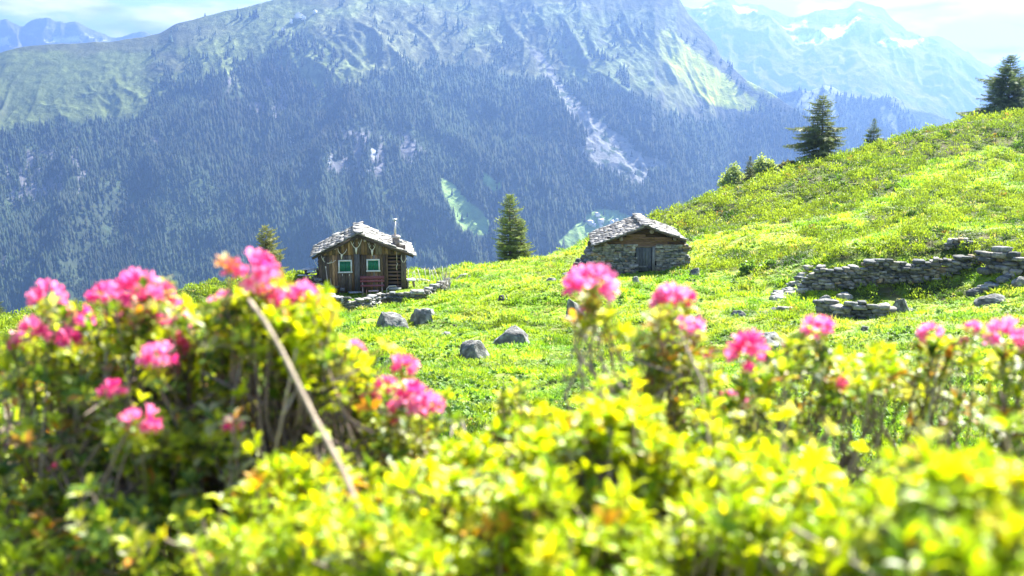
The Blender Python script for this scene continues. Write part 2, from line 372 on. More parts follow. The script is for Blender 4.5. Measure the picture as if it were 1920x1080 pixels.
# ------------------------------------------------------------------ mountains (silhouette given at its own distance, relief from noise)
def mountain(name, sil, D, foot, nc, nrow, amp, mt, colf, back=0.55, prof=1.0, relief=None, scale=400., seed=1, pxr=None, fine=None):
    s = np.array(sil, float); p0, p1 = pxr or (s[0, 0], s[-1, 0])
    pxs = np.linspace(p0, p1, nc); pys = np.interp(pxs, s[:, 0], s[:, 1])
    if fine: pys = pys + (fbm(pxs / fine[0], pxs * 0, seed + 3, 4) - .5) * fine[1]
    Dp = np.array(D, float); dd = np.interp(pxs, Dp[:, 0], Dp[:, 1]); ft = np.interp(pxs, [q[0] for q in foot], [q[1] for q in foot]); fz = np.interp(pxs, [q[0] for q in foot], [q[2] for q in foot])
    u = (pxs - 960) / FPX / (CT + (540 - pys) / FPX * ST); zs = ratio(pys) * dd
    nb = nrow // 6; t = np.r_[np.linspace(0, 1, nrow), 1 + np.linspace(0, 1, nb + 1)[1:]]
    Tt, Uu = np.meshgrid(t, u, indexing='ij'); front = Tt <= 1
    dep = np.where(front, ft + (dd - ft) * Tt, dd + (Tt - 1) * (dd - ft) * .9)
    zz = np.where(front, fz + (zs - fz) * np.clip(Tt, 0, 1) ** prof, zs - (dep - dd) * back)
    x = Uu * dep; y = dep
    w = np.clip(1 - Tt, 0, 1); w = np.minimum(1, w * 7) * (front) + (~front) * np.minimum(1, (Tt - 1) * 4)
    rel = relief(x, y, Uu, Tt) if relief is not None else (rid(x / scale, y / scale, seed, 6) - .55) * amp
    zz = zz + rel * w
    V = np.c_[x.ravel(), y.ravel(), zz.ravel()]
    ii = np.arange(V.shape[0]).reshape(len(t), nc); F = np.stack([ii[:-1, :-1], ii[:-1, 1:], ii[1:, 1:], ii[1:, :-1]], -1).reshape(-1, 4)
    zx = np.gradient(zz, axis=1) / (np.gradient(x, axis=1) + 1e-6); zy = np.gradient(zz, axis=0) / (np.gradient(y, axis=0) + 1e-6)
    C = colf(x, y, zz, zx, zy)
    o = npmesh(name, V, F, mt, C.reshape(-1, 3), smooth=True); tag(o, kind='structure')
    return x, y, zz, zx, zy

SIL1 = [(-700, 170), (-300, 120), (0, 99), (40, 88), (120, 82), (200, 79), (270, 70), (300, 62), (330, 43), (420, 22), (520, -2), (600, -18), (750, -40), (900, -52), (1100, -50), (1230, -32), (1272, -6), (1292, 28), (1318, 56), (1342, 82), (1352, 108), (1400, 150), (1450, 176), (1500, 212), (1560, 262), (1640, 340), (1800, 500)]
SCREE = [(985, 85), (1020, 105), (1060, 165), (1085, 185), (1110, 215), (1140, 238), (1175, 262), (1205, 290), (1240, 303), (1275, 306), (1262, 318), (1215, 330), (1230, 345), (1190, 350), (1150, 330), (1105, 305), (1062, 280), (1100, 270), (1085, 232), (1060, 205), (1020, 140)]
GLIT = [(1235, 60), (1262, 55), (1290, 88), (1330, 118), (1372, 152), (1400, 175), (1438, 206), (1400, 208), (1350, 200), (1322, 190), (1290, 165), (1262, 130), (1240, 100)]
GLIT2 = [(1395, 138), (1425, 158), (1462, 176), (1460, 184), (1420, 172), (1400, 155)]
GPALE = [(1150, 90), (1230, 60), (1300, 110), (1360, 170), (1420, 205), (1410, 225), (1330, 225), (1280, 215), (1215, 200), (1180, 150)]
MEAD = [[(823, 332), (850, 345), (872, 370), (900, 395), (921, 418), (918, 438), (893, 443), (868, 432), (850, 402), (832, 362)], [(905, 322), (925, 332), (945, 352), (925, 358), (908, 340)], [(1045, 455), (1075, 425), (1108, 398), (1150, 392), (1190, 408), (1180, 430), (1110, 442), (1080, 470)]]
CLIFF = [[(0, 300), (40, 280), (90, 285), (165, 270), (175, 300), (150, 370), (90, 360), (40, 400), (0, 350)], [(425, 145), (520, 145), (560, 185), (540, 230), (470, 215), (430, 190)], [(560, 250), (640, 240), (760, 250), (810, 290), (700, 330), (640, 320)], [(580, 310), (625, 300), (640, 325), (600, 330)], [(0, 430), (40, 450), (20, 500), (0, 500)], [(200, 240), (300, 250), (310, 280), (210, 270)]]
TREEL = np.array([(-700, 280), (0, 242), (120, 232), (200, 222), (260, 218), (330, 170), (380, 152), (430, 150), (500, 132), (600, 150), (680, 135), (760, 120), (860, 130), (960, 130), (1010, 150), (1060, 175), (1130, 170), (1200, 178), (1280, 205), (1360, 222), (1440, 205), (1500, 215), (1700, 330)], float)
def relief1(x, y, u, t):
    wx = x + (fbm(x / 500, y / 500, 8, 3) - .5) * 260
    g = rid(wx / 330 + y / 1500, y / 1300, 12, 5)
    g2 = rid(wx / 120 - y / 900, y / 420, 33, 4)
    b = fbm(x / 900, y / 900, 51, 3)
    lo = 1 - .55 * sstep(.55, .95, t)
    return (g - .5) * 150 * lo + (g2 - .5) * 32 * lo + (b - .5) * 120 + (rid(x / 45, y / 60, 90, 4) - .5) * 10
def col1(x, y, z, zx, zy):
    px, py = proj(x, y, z); sh = px.shape
    n = fbm(x / 90, y / 90, 61, 5); nf = fbm(x / 18, y / 22, 67, 5); nl = fbm(x / 380, z / 160, 70, 4)
    tl = np.interp(px, TREEL[:, 0], TREEL[:, 1]) + (fbm(x / 150, y / 150, 3, 4) - .5) * 70
    high = 1 - sstep(-12, 14, py - tl)
    low = np.array([.040, .060, .026]); grass = np.array([.095, .120, .034]); brown = np.array([.080, .088, .040]); rock = np.array([.088, .090, .076])
    C = low * (0.7 + .6 * n[..., None])
    hg = grass * (0.55 + .9 * nf[..., None]); hb = brown * (0.6 + .8 * n[..., None])
    mixb = sstep(.46, .60, nl + 0.10 * sstep(350, 800, px) - .0)[..., None]
    Hc = hg * (1 - mixb) + hb * mixb
    pale = sstep(.52, .64, fbm(x / 16, y / 40, 75, 4))[..., None] * np.array([.26, .28, .12]) * .28; Hc = Hc + pale * sstep(300, 450, px)[..., None] * (1 - sstep(150, 230, py))[..., None]
    C = C * (1 - high[..., None]) + Hc * high[..., None]
    steep = (sstep(.95, 1.5, np.hypot(zx, zy) + (nf - .5) * .8) * (.35 + .65 * sstep(500, 900, px)))[..., None]
    C = C * (1 - steep * .7) + rock * (.6 + .8 * nf[..., None]) * steep * .7
    for k, q in enumerate(CLIFF):
        m = softpoly(px, py, q, 22, 100 + k, 22)[..., None] * sstep(.42, .56, fbm(px / 14, py / 30, 130 + k, 4))[..., None]
        C = C * (1 - m) + np.array([.125, .122, .13]) * (.6 + .8 * nf[..., None]) * m
    m = softpoly(px, py, GPALE, 34, 200, 30)[..., None] * .8 * sstep(.36, .5, n)[..., None]; C = C * (1 - m) + np.array([.17, .185, .06]) * (.7 + .6 * nf[..., None]) * m
    for k, q in enumerate((GLIT, GLIT2)):
        m = softpoly(px, py, q, 16, 210 + k, 18)[..., None] * (.45 + .55 * sstep(.34, .50, fbm(x / 60, y / 200, 215, 4)))[..., None]; C = C * (1 - m) + np.array([.38, .43, .03]) * (.8 + .3 * nf[..., None]) * m  # sunlit flank: the sun's brightness is put into this grass colour
    m = softpoly(px, py, SCREE, 16, 220, 20)[..., None] * sstep(.3, .46, nf)[..., None]; C = C * (1 - m) + np.array([.19, .19, .18]) * (.8 + .4 * nf[..., None]) * m
    m = (softpoly(px, py, [(1040, 270), (1110, 265), (1200, 335), (1215, 375), (1180, 385), (1120, 330), (1060, 300)], 20, 225, 14) * sstep(.48, .56, nf))[..., None]; C = C * (1 - m) + np.array([.17, .17, .16]) * m
    for k, q in enumerate(MEAD):
        m = softpoly(px, py, q, 8, 230 + k, 25)[..., None]; C = C * (1 - m) + np.array([.20, .30, .09]) * (.8 + .4 * n[..., None]) * m
    for ax, ay, w in ((700, 285, 6), (615, 300, 7), (1020, 283, 6), (500, 330, 8), (1030, 268, 5), (775, 305, 9), (545, 260, 6)):
        m = (np.hypot((px - ax) / w, (py - ay) / (w * 1.5)) + (nf - .5) * 2 < 1)[..., None]; C = np.where(m, np.array([.30, .30, .31]), C)
    return C
MX, MY, MZ, MZX, MZY = mountain('mountain', SIL1, [(-700, 3700), (0, 3750), (300, 3900), (900, 4300), (1300, 4000), (1500, 3700), (1800, 3500)],
    [(-700, 1900, -860), (600, 2000, -860), (1100, 2200, -860), (1800, 2500, -860)], 1150, 620, 0, M_mount, col1, prof=1.0, relief=relief1, back=.5, seed=5, fine=(35, 5))

def forest_on(X, Y, Z, ZX, ZY, n, dens, hgt, seed):
    r = np.random.default_rng(seed); a, b = X.shape
    i = r.random(n) * (a - 2); j = r.random(n) * (b - 2); i0 = i.astype(int); j0 = j.astype(int); fi = i - i0; fj = j - j0
    def s(A): return (A[i0, j0] * (1 - fi) * (1 - fj) + A[i0 + 1, j0] * fi * (1 - fj) + A[i0, j0 + 1] * (1 - fi) * fj + A[i0 + 1, j0 + 1] * fi * fj)
    x, y, z = s(X), s(Y), s(Z); px, py = proj(x, y, z)
    ok = (px > -150) & (px < 2070) & (py < 640) & (py > -90)
    ok &= r.random(n) < dens(x, y, z, px, py, s(np.hypot(ZX, ZY)))
    x, y, z = x[ok], y[ok], z[ok]; m = len(x)
    h = hgt * (.45 + .9 * r.random(m) ** 1.2) * (.5 + 1.0 * fbm(x / 90, y / 90, 78, 3)); w = h * (.17 + .10 * r.random(m))
    # two stacked ragged cones, six sides
    k = 6; tv = []; tf = []
    for z0, z1, rr in ((.06, .72, 1.0), (.42, 1.0, .62)):
        b0 = len(tv)
        for q in range(k): tv.append((math.cos(q * 2 * math.pi / k) * rr * (1.0 if q % 2 else .72), math.sin(q * 2 * math.pi / k) * rr * (1.0 if q % 2 else .72), z0))
        tv.append((0, 0, z1)); tf += [(b0 + q, b0 + (q + 1) % k, b0 + k) for q in range(k)]
    M = rotz(r.random(m) * 6.28) * np.stack([w, w, h], -1)[:, None, :]
    g = (.78 + .4 * r.random(m)[:, None]) * (.35 + 1.3 * fbm(x / 210, y / 330, 77, 4))[:, None]; c = np.array([[.032, .056, .026]]) * g; c[:, 0] += .012 * r.random(m)
    return inst(np.array(tv), tf, M, np.c_[x, y, z - .5], c, jit=.25)
def dens1(x, y, z, px, py, sl):
    tl = np.interp(px, TREEL[:, 0], TREEL[:, 1]) + (fbm(x / 150, y / 150, 3, 4) - .5) * 70
    d = sstep(-6, 26, py - tl); nf = fbm(x / 70, y / 110, 301, 4)
    d = d * (0.35 + .65 * sstep(.34, .5, nf))
    up = np.exp(-np.maximum(tl - py, 0) / 60.0) * sstep(.55, .63, fbm(x / 45, y / 60, 305, 4)) * .5 * (px > 280)
    d = np.maximum(d, up)
    for k, q in enumerate(CLIFF): d = d * (1 - .8 * softpoly(px, py, q, 22, 100 + k, 22) * sstep(.42, .56, fbm(px / 14, py / 30, 130 + k, 4)))
    d = d * (1 - softpoly(px, py, SCREE, 16, 220, 20) * .985) * (1 - softpoly(px, py, GLIT, 9, 210, 25)) * (1 - softpoly(px, py, GLIT2, 9, 211, 25)) * (1 - .7 * softpoly(px, py, GPALE, 34, 200, 30))
    for k, q in enumerate(MEAD): d = d * (1 - .98 * np.maximum(softpoly(px, py, q, 8, 230 + k, 25), softpoly(px, py + 9, q, 8, 230 + k, 25) if False else softpoly(px, py - 11, q, 8, 230 + k, 25)))
    return d
Vf, Ff, Cf = forest_on(MX, MY, MZ, MZX, MZY, 230000, dens1, 24, 11)
fo = npmesh('forest', Vf, Ff, M_forest, Cf); tag(fo, 'blue-hazed spruce forest covering the steep mountainside across the valley', 'forest', kind='stuff')

# wooded knoll to the right of the main mountain
SIL2 = [(1330, 330), (1380, 245), (1440, 186), (1480, 172), (1500, 168), (1520, 170), (1545, 160), (1560, 164), (1590, 180), (1620, 187), (1650, 184), (1680, 182), (1692, 190), (1702, 208), (1725, 228), (1745, 252), (1800, 275), (1900, 300), (2200, 360)]
def col2(x, y, z, zx, zy):
    n = fbm(x / 90, y / 90, 71, 5)[..., None]; st = sstep(.5, .62, fbm(x / 60, y / 100, 73, 4))[..., None]
    return np.array([.05, .075, .03]) * (.6 + .8 * n) * (1 - st) + np.array([.20, .22, .13]) * (.6 + .8 * n) * st
def relief2(x, y, u, t): return (rid(x / 260, y / 500, 80, 5) - .5) * 90
kx = mountain('hill', SIL2, [(1330, 4700), (2200, 4700)], [(1330, 3600, -860), (2200, 3600, -860)], 420, 260, 0, M_mount, col2, relief=relief2, seed=9, fine=(14, 7), prof=.9)
Vf, Ff, Cf = forest_on(*kx, 26000, lambda x, y, z, px, py, sl: .12 + .88 * sstep(.40, .52, fbm(x / 60, y / 100, 73, 4) * -1 + .98) , 20, 12)
fo2 = npmesh('forest', Vf, Ff, M_forest, Cf); tag(fo2, 'spruce woods on the low rocky knoll behind the big spruce tree', 'forest', kind='stuff')

def colfar(pol, g=(.19, .22, .16), seed=1, snow=True):
    def f(x, y, z, zx, zy):
        px, py = proj(x, y, z); n = fbm(x / 300, y / 300, seed, 6)[..., None]; nn = rid(x / 420, z / 420 + y / 900, seed + 5, 5)
        C = np.array(g) * (.6 + .8 * n); st = sstep(.9, 1.5, np.hypot(zx, zy))[..., None]; C = C * (1 - st) + np.array([.23, .22, .23]) * (.6 + .8 * n) * st
        for k, q in enumerate(pol):
            m = (softpoly(px, py, q, 9, seed + 60 + k, 9) * sstep(.47, .53, nn * .6 + fbm(px / 9, py / 7, seed + 80, 4) * .4))[..., None]
            C = C * (1 - m) + np.array([.9, .92, .95]) * m
        return C
    return f
mountain('mountain', [(1560, 215), (1640, 200), (1700, 203), (1745, 210), (1780, 222), (1815, 242), (1900, 300), (2100, 340)], [(1560, 5600), (2100, 5600)], [(1560, 4900, -860), (2100, 4900, -860)], 200, 90, 60, M_far, colfar([], (.08, .11, .06), 200), scale=300, seed=31, fine=(16, 4))
SNOW4 = [[(1300, 18), (1330, 5), (1345, 2), (1340, 14), (1318, 30), (1325, 38), (1305, 34)], [(1372, 10), (1400, 14), (1422, 18), (1410, 28), (1385, 26)], [(1466, 52), (1490, 42), (1515, 36), (1512, 46), (1480, 58)], [(1474, 70), (1520, 62), (1560, 50), (1580, 40), (1596, 20), (1616, 22), (1610, 40), (1590, 60), (1570, 74), (1520, 82), (1490, 80)], [(1640, 80), (1660, 72), (1700, 76), (1740, 70), (1720, 84), (1690, 90), (1660, 88)]]
mountain('mountain', [(1150, 120), (1240, 40), (1285, 12), (1300, 16), (1318, 10), (1335, 4), (1355, -6), (1372, -2), (1388, 9), (1400, 5), (1430, 7), (1445, 16), (1490, 33), (1530, 20), (1560, 18), (1590, 14), (1608, 3), (1630, 9), (1655, 16), (1680, 40), (1700, 58), (1735, 70), (1760, 67), (1785, 80), (1820, 102), (1862, 132), (1900, 160), (1960, 190), (2300, 300)],
    [(1150, 10300), (2300, 10300)], [(1150, 7000, -860), (2300, 7000, -860)], 620, 320, 560, M_far, colfar(SNOW4, (.18, .135, .11), 300), scale=1350, seed=41, fine=(18, 7), back=.7, prof=.85)
mountain('mountain', [(1700, 190), (1780, 125), (1815, 97), (1832, 112), (1860, 124), (1880, 112), (1895, 103), (1908, 109), (1925, 112), (1960, 90), (2050, 100), (2300, 130)], [(1700, 13200), (2300, 13200)], [(1700, 11500, -860), (2300, 11500, -860)], 260, 120, 600, M_far, colfar([], (.2, .21, .2), 400), scale=900, seed=51, fine=(14, 9), back=.7)
SNOW6 = [[(0, 70), (60, 65), (110, 70), (180, 66), (200, 76), (120, 80), (0, 85)], [(60, 45), (90, 50), (100, 62), (70, 60)]]
mountain('mountain', [(-500, 80), (-200, 40), (-60, 52), (0, 38), (12, 35), (24, 46), (45, 49), (60, 37), (75, 31), (88, 33), (100, 37), (122, 43), (140, 38), (158, 46), (178, 57), (200, 66), (218, 72), (240, 66), (262, 57), (282, 62), (310, 74), (420, 90), (600, 110)], [(-500, 11000), (600, 11000)], [(-500, 8800, -860), (600, 8800, -860)], 520, 240, 640, M_far, colfar(SNOW6, (.15, .145, .13), 500), scale=700, seed=61, fine=(13, 8), back=.7, prof=.85)

# ------------------------------------------------------------------ grass, dwarf shrub, weeds (nobody could count them)
def scatter(n, u0, u1, d0, extra, seed, dpow=1.0):
    r = np.random.default_rng(seed); u = u0 + (u1 - u0) * r.random(n)
    dr = ridge_d(u) + extra; d = d0 * (dr / d0) ** (r.random(n) ** dpow)
    return u * d, d, r
def ellipse_free(x, y):
    """keeps plants out of the buildings and walls"""
    ok = np.ones(len(x), bool)
    for cx, cy, hx, hy in KEEP: ok &= ~((np.abs(x - cx) < hx) & (np.abs(y - cy) < hy))
    return ok
hx0, hy0, _ = P(680, 545, 62); sx0, sy0, _ = P(1200, 512, 63)
KEEP = [(hx0, hy0 + 2.3, 2.5, 2.6), (sx0 - .05, sy0 + 3.3, 2.7, 3.5)]
x, y, r = scatter(320000, -.68, .68, 5.0, 6, 101, .85)
z = H(x, y); sm = shrub_mask(x, y, z); px, py = proj(x, y, z)
lawn = (px > 600) & (px < 790) & (py > 541) & (py < 566)
gp_ = fbm(x / 1.0, y / 1.3, 117, 2)
ok = (r.random(len(x)) < np.where(gp_ < .435, 1, (1 - .9 * sm))) & ellipse_free(x, y) & (fbm(x / .9, y / .9, 77, 3) < .72)
ok_idx = ok; lawn = lawn | ((px > 1150) & (px < 1260) & (py > 505) & (py < 524)); x, y, z, d, lawn = x[ok], y[ok], z[ok], y[ok], lawn[ok]; n = len(x)
# tuft: 7 blades, each a narrow bent triangle pair
tv = []; tf = []; rr = random.Random(3)
for b in range(8):
    a = b * 2.4 + rr.random(); o = 0.25 * rr.random() + .05; lean = .35 + .75 * rr.random(); hh = .6 + .5 * rr.random(); w = .085
    ca, sa = math.cos(a), math.sin(a); k = len(tv)
    tv += [(ca * o - sa * w, sa * o + ca * w, -.1), (ca * o + sa * w, sa * o - ca * w, -.1), (ca * (o + lean * .45) + sa * w * .8, sa * (o + lean * .45) - ca * w * .8, hh * .65), (ca * (o + lean * .45) - sa * w * .8, sa * (o + lean * .45) + ca * w * .8, hh * .65), (ca * (o + lean), sa * (o + lean), hh)]
    tf += [(k, k + 1, k + 2), (k, k + 2, k + 3), (k + 3, k + 2, k + 4)]
hgt = (.05 + .0015 * d) * (.4 + 1.0 * r.random(n)) * (.55 + 1.3 * sstep(.35, .75, fbm(x / .8, y / .8, 91, 2))) * np.where(lawn, .4, 1); wid = .05 + .0036 * d
M = rotz(r.random(n) * 6.28) * np.stack([wid, wid, hgt], -1)[:, None, :]
g = (.55 + .9 * fbm(x / 2.5, y / 2.5, 93, 4) * (.6 + .8 * r.random(n)))[:, None]
c = np.array([[.28, .41, .026]]) * g; yl = sstep(.55, .7, fbm(x / 4, y / 4, 95, 3))[:, None]; c = c * (1 - yl) + np.array([[.36, .44, .05]]) * g * yl
dk = (sm[ok_idx] > .5)[:, None]; c = np.where(dk, c * np.array([[.30, .36, .5]]), c); dg = sstep(.52, .66, fbm(x / 1.6, y / 2.2, 99, 3))[:, None]; c = c * (1 - dg * np.array([[.45, .28, .2]])); c = np.where(r.random((n, 1)) < .05, np.array([[.40, .36, .16]]), c)  # tufts in shrub gaps darkened: gap shade put into the blade colour
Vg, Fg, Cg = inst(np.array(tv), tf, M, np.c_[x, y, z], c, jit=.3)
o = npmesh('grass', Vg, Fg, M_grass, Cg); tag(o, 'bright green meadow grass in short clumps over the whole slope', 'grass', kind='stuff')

def leafclump(n, nl, rmin, rmax, lw, ll, up=.6, seed=5):
    """template: nl small pointed leaves on a low dome"""
    q = random.Random(seed); tv = []; tf = []
    for i in range(nl):
        a = q.random() * 6.283; e = math.asin(q.random() ** .8); rr_ = rmin + (rmax - rmin) * q.random() ** .5
        c = np.array([math.cos(a) * math.cos(e) * rr_, math.sin(a) * math.cos(e) * rr_, math.sin(e) * rr_ * up])
        dr = np.array([math.cos(a) * .6 + q.uniform(-.6, .6), math.sin(a) * .6 + q.uniform(-.6, .6), q.uniform(.2, 1.2)]); dr /= np.linalg.norm(dr)
        sd_ = np.cross(dr, [q.uniform(-1, 1), q.uniform(-1, 1), q.uniform(-1, 1)]); sd_ /= np.linalg.norm(sd_)
        k = len(tv); tv += [tuple(c - dr * ll * .4), tuple(c + sd_ * lw), tuple(c + dr * ll), tuple(c - sd_ * lw)]; tf.append((k, k + 1, k + 2, k + 3))
    return np.array(tv), tf
# dwarf shrub mats
x, y, r = scatter(100000, -.64, .64, 9, 6, 111, .75)
z = H(x, y); sm = shrub_mask(x, y, z); gap = fbm(x / 1.0, y / 1.3, 117, 2)
ok = (r.random(len(x)) < sm) & ellipse_free(x, y) & (gap > .43)
x, y, z, gap = x[ok], y[ok], z[ok], gap[ok]; n = len(x); d = y
s = (.075 + .0030 * d) * (.7 + .7 * r.random(n)); hz_ = s * (.35 + 1.35 * sstep(.43, .66, gap))
tone = sstep(.35, .65, fbm(x / 5, y / 7, 121, 4))[:, None]; g = (.7 + .6 * r.random(n))[:, None]
c = (np.array([[.18, .28, .028]]) * (1 - tone) + np.array([[.25, .35, .030]]) * tone) * g
c = np.where(r.random((n, 1)) < .008, np.array([[.30, .20, .05]]), c)
P1 = []
for k in range(3):
    tv, tf = leafclump(0, 30, .35, 1.0, .11, .20, 1.0, 5 + k); m = (np.arange(n) % 3) == k
    M = rotz(r.random(m.sum()) * 6.28) * np.stack([s[m], s[m], hz_[m]], -1)[:, None, :]
    lc = np.repeat(np.array([random.Random(k * 100 + i).uniform(.7, 1.2) for i in range(30)]), 4)[:, None] * np.ones((1, 3))
    P1.append(inst(tv, tf, M, np.c_[x, y, z - .02][m], c[m], jit=.15, tcol=lc))
Vs, Fs, Cs = merge(P1)
o = npmesh('dwarf_shrub', Vs, Fs, M_shrub, Cs); tag(o, 'low yellow green mats of dwarf shrub covering the right hillside and the far left crest', 'shrub mat', kind='stuff')
# broad-leaved weeds
x, y, r = scatter(16000, -.50, .52, 10, 0, 131, .8)
z = H(x, y); px, py = proj(x, y, z)
dn = .10 + .9 * sstep(.50, .60, fbm(x / 3.5, y / 4.5, 133, 3)) * (.35 + .65 * ((px > 1280) & (py > 540) & (py < 720) | (px > 1180) & (px < 1320) & (py > 505) & (py < 560) | (py > 590) & (px < 900)))
dn = dn * (1 - .9 * sstep(.2, .6, shrub_mask(x, y, z)))
ok = (r.random(len(x)) < dn) & ellipse_free(x, y); x, y, z = x[ok], y[ok], z[ok]; n = len(x); d = y
q = random.Random(4); tv = []; tf = []
for i in range(16):
    a = i * 2.4 + q.random(); e = q.uniform(.2, 1.25); L_ = q.uniform(.6, 1.0); w = .17
    dr = np.array([math.cos(a) * math.cos(e), math.sin(a) * math.cos(e), math.sin(e)]); sd_ = np.array([-math.sin(a), math.cos(a), 0])
    k = len(tv); m_ = dr * L_ * .55 + np.array([0, 0, .1]); t_ = dr * L_; t_[2] -= .12
    tv += [tuple(dr * .08), tuple(m_ + sd_ * w), tuple(m_ - sd_ * w), tuple(t_)]; tf += [(k, k + 1, k + 2), (k + 2, k + 1, k + 3)]
s = (.12 + .0022 * d) * (.6 + .8 * r.random(n))
M = rotz(r.random(n) * 6.28) * np.stack([s, s, s * 1.1], -1)[:, None, :]
c = np.array([[.11, .21, .030]]) * (.7 + .7 * r.random((n, 1))); c = np.where(r.random((n, 1)) < .3, c * np.array([[1.7, 1.5, 1.6]]), c)
Vw, Fw, Cw = inst(np.array(tv), tf, M, np.c_[x, y, z], c, jit=.2)
o = npmesh('weed_leaves', Vw, Fw, M_shrub, Cw); tag(o, 'broad leaved green weeds standing in loose patches in the meadow', 'weeds', kind='stuff')

# ------------------------------------------------------------------ trees
def spruce(name, base, h, rad, seed, label, group=None, dens=1.0, droop=.25, c0=(.065, .10, .03), c1=(.22, .28, .06), lop=(0, 0), second=None, pw=.85, fat=1.25):
    r = random.Random(seed); rg = np.random.default_rng(seed)
    e = empty(name, base, 0, label, 'tree', group)
    tr = MB(); tops = [((0, 0), h, rad, 0.0)] + ([second] if second else [])
    tips = []   # position, direction, size, tone
    for (ox, oy), hh, rd, z0 in tops:
        tr.tube([(ox, oy, -.5), (ox + .02, oy, hh * .4), (ox, oy + .02, hh * .98)], [hh * .022, hh * .014, hh * .002], 7, (.09, .065, .045))
        z = hh * .03 + z0
        while z < hh * .985:
            f = z / hh; L0 = rd * (1 - f) ** pw * (1 if f > .12 else .82 + 1.5 * f) + hh * .012
            nb = max(4, int((8 + 5 * (1 - f)) * dens)); a0 = r.random() * 6.28
            lv = r.uniform(.68, 1.12) if r.random() < .75 else r.uniform(1.12, 1.36)
            for b in range(nb):
                if r.random() < .12: continue
                a = a0 + b * 6.283 / nb + r.uniform(-.25, .25); L = L0 * r.uniform(.50, 1.15) * lv * (1 + lop[0] * math.cos(a - lop[1])) * (.80 + .40 * vn(np.array(a * 1.3 + 9), np.array(z * 5.0 / hh + seed), seed))
                if r.random() < .05: L *= 1.25
                up = .55 * f - .12; p = np.array([ox, oy, z]); steps = max(3, int(L / (hh * .028))); st = L / steps; pts = [p.copy()]
                for k in range(steps):
                    tt = (k + 1) / steps; sl = up - droop * math.sin(tt * 2.4) + (.30 * tt * tt)
                    p = p + np.array([math.cos(a), math.sin(a), sl]) * st; pts.append(p.copy())
                    if tt > .22:
                        wv = (L * .22 * (1.15 - tt) + hh * .014) * fat
                        for s_ in (-1, 1):
                            for _ in range(2 if tt > .5 else 1):
                                aa = a + s_ * r.uniform(.5, 1.2)
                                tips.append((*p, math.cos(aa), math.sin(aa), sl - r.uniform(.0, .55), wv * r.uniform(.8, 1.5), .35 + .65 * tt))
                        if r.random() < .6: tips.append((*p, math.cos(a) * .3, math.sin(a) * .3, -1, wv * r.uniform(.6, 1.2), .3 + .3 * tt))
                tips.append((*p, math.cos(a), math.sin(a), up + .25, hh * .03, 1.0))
                if L > .5: tr.tube([pts[0], pts[len(pts) // 2], pts[-1]], [hh * .004, hh * .0025, hh * .0008], 4, (.08, .06, .04), cap=False)
            z += hh * (.026 + .022 * (1 - f)) * r.uniform(.8, 1.2) / (.6 + .4 * dens)
        tips.append((ox, oy, hh * .96, 0, 0, 1, hh * .05, 1.0))
    t_ = np.array(tips); n = len(t_)
    # spray template along +z: feather of narrow needles-bunches, slightly 3-D
    tv = []; tf = []
    for i in range(9):
        zz = .05 + i * .105; s_ = -1 if i % 2 else 1; ln = .34 * (1.15 - zz); wd = .055
        for q_, ay in ((1, 0), (0, 1)):
            if q_ == 0 and i % 3: continue
            k = len(tv); dx, dy = (s_ * ln, 0) if q_ else (0, s_ * ln * .7)
            tv += [(0, 0, zz - wd), (0, 0, zz + wd), (dx, dy, zz + .20)]; tf.append((k, k + 1, k + 2))
    k = len(tv); tv += [(-.03, 0, 0), (.03, 0, 0), (0, .02, 1.12)]; tf.append((k, k + 1, k + 2))
    M = frame_from(t_[:, 3:6], rg.random(n) * 6.28) * t_[:, 6][:, None, None]
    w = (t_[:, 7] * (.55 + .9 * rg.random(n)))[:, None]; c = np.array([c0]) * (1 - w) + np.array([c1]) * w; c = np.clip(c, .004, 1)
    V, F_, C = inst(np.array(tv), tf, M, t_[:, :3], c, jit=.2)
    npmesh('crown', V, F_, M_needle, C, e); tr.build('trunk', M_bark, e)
    return e
def tree_at(px, py, ptop, d, wpx, seed, label, **k):
    x, y, _ = P(px, py, d); z = Hs(x, y); c = proj(x, y, z)[1]
    h = (float(ratio(ptop)) - z / y) * y
    return spruce('spruce_tree', (x, y, z - .1), h, wpx / 2 / FPX * d, seed, label, **k)
tree_at(1538, 322, 174, 104, 112, 21, 'tallest dark spruce with ragged drooping branches on the right hill crest', pw=.72, droop=.42, dens=1.1, c0=(.045, .068, .030), c1=(.17, .21, .065), lop=(.12, 3.1))
tree_at(1637, 281, 220, 114, 48, 22, 'small slim dark spruce right of the tallest ragged spruce', c0=(.042, .068, .03), c1=(.15, .20, .06))
tree_at(1888, 226, 101, 127, 150, 23, 'broad blue green spruce at the far right end of the crest', pw=.72, dens=1.2, c0=(.05, .08, .045), c1=(.17, .23, .10), droop=.3)
tree_at(1405, 352, 290, 98.5, 42, 24, 'narrow dark spruce rising in front of the leafy bush on the crest', c0=(.045, .06, .03), c1=(.14, .16, .06), droop=.35)
tree_at(956, 503, 362, 86, 74, 25, 'dense twin topped green spruce on the crest between the two huts', pw=.62, dens=1.4, c0=(.05, .08, .025), c1=(.24, .30, .07), second=((.85, .3), 4.5, 1.25, 0))
tree_at(500, 538, 418, 69, 84, 26, 'yellowish spruce behind the pink flowers, left of the wooden hut', pw=.7, dens=1.2, c0=(.06, .08, .02), c1=(.26, .27, .06), lop=(.3, 0))
tree_at(-8, 612, 545, 50, 60, 27, 'spruce top cut off by the left edge of the picture', c0=(.04, .06, .02), c1=(.12, .16, .05))
tree_at(1671, 272, 246, 117, 9, 28, 'tiny thin spruce sapling on the crest between the two right spruces', dens=.8)
tree_at(1712, 262, 245, 119, 8, 29, 'tiniest spruce tip peeking over the right crest', dens=.8) if False else None

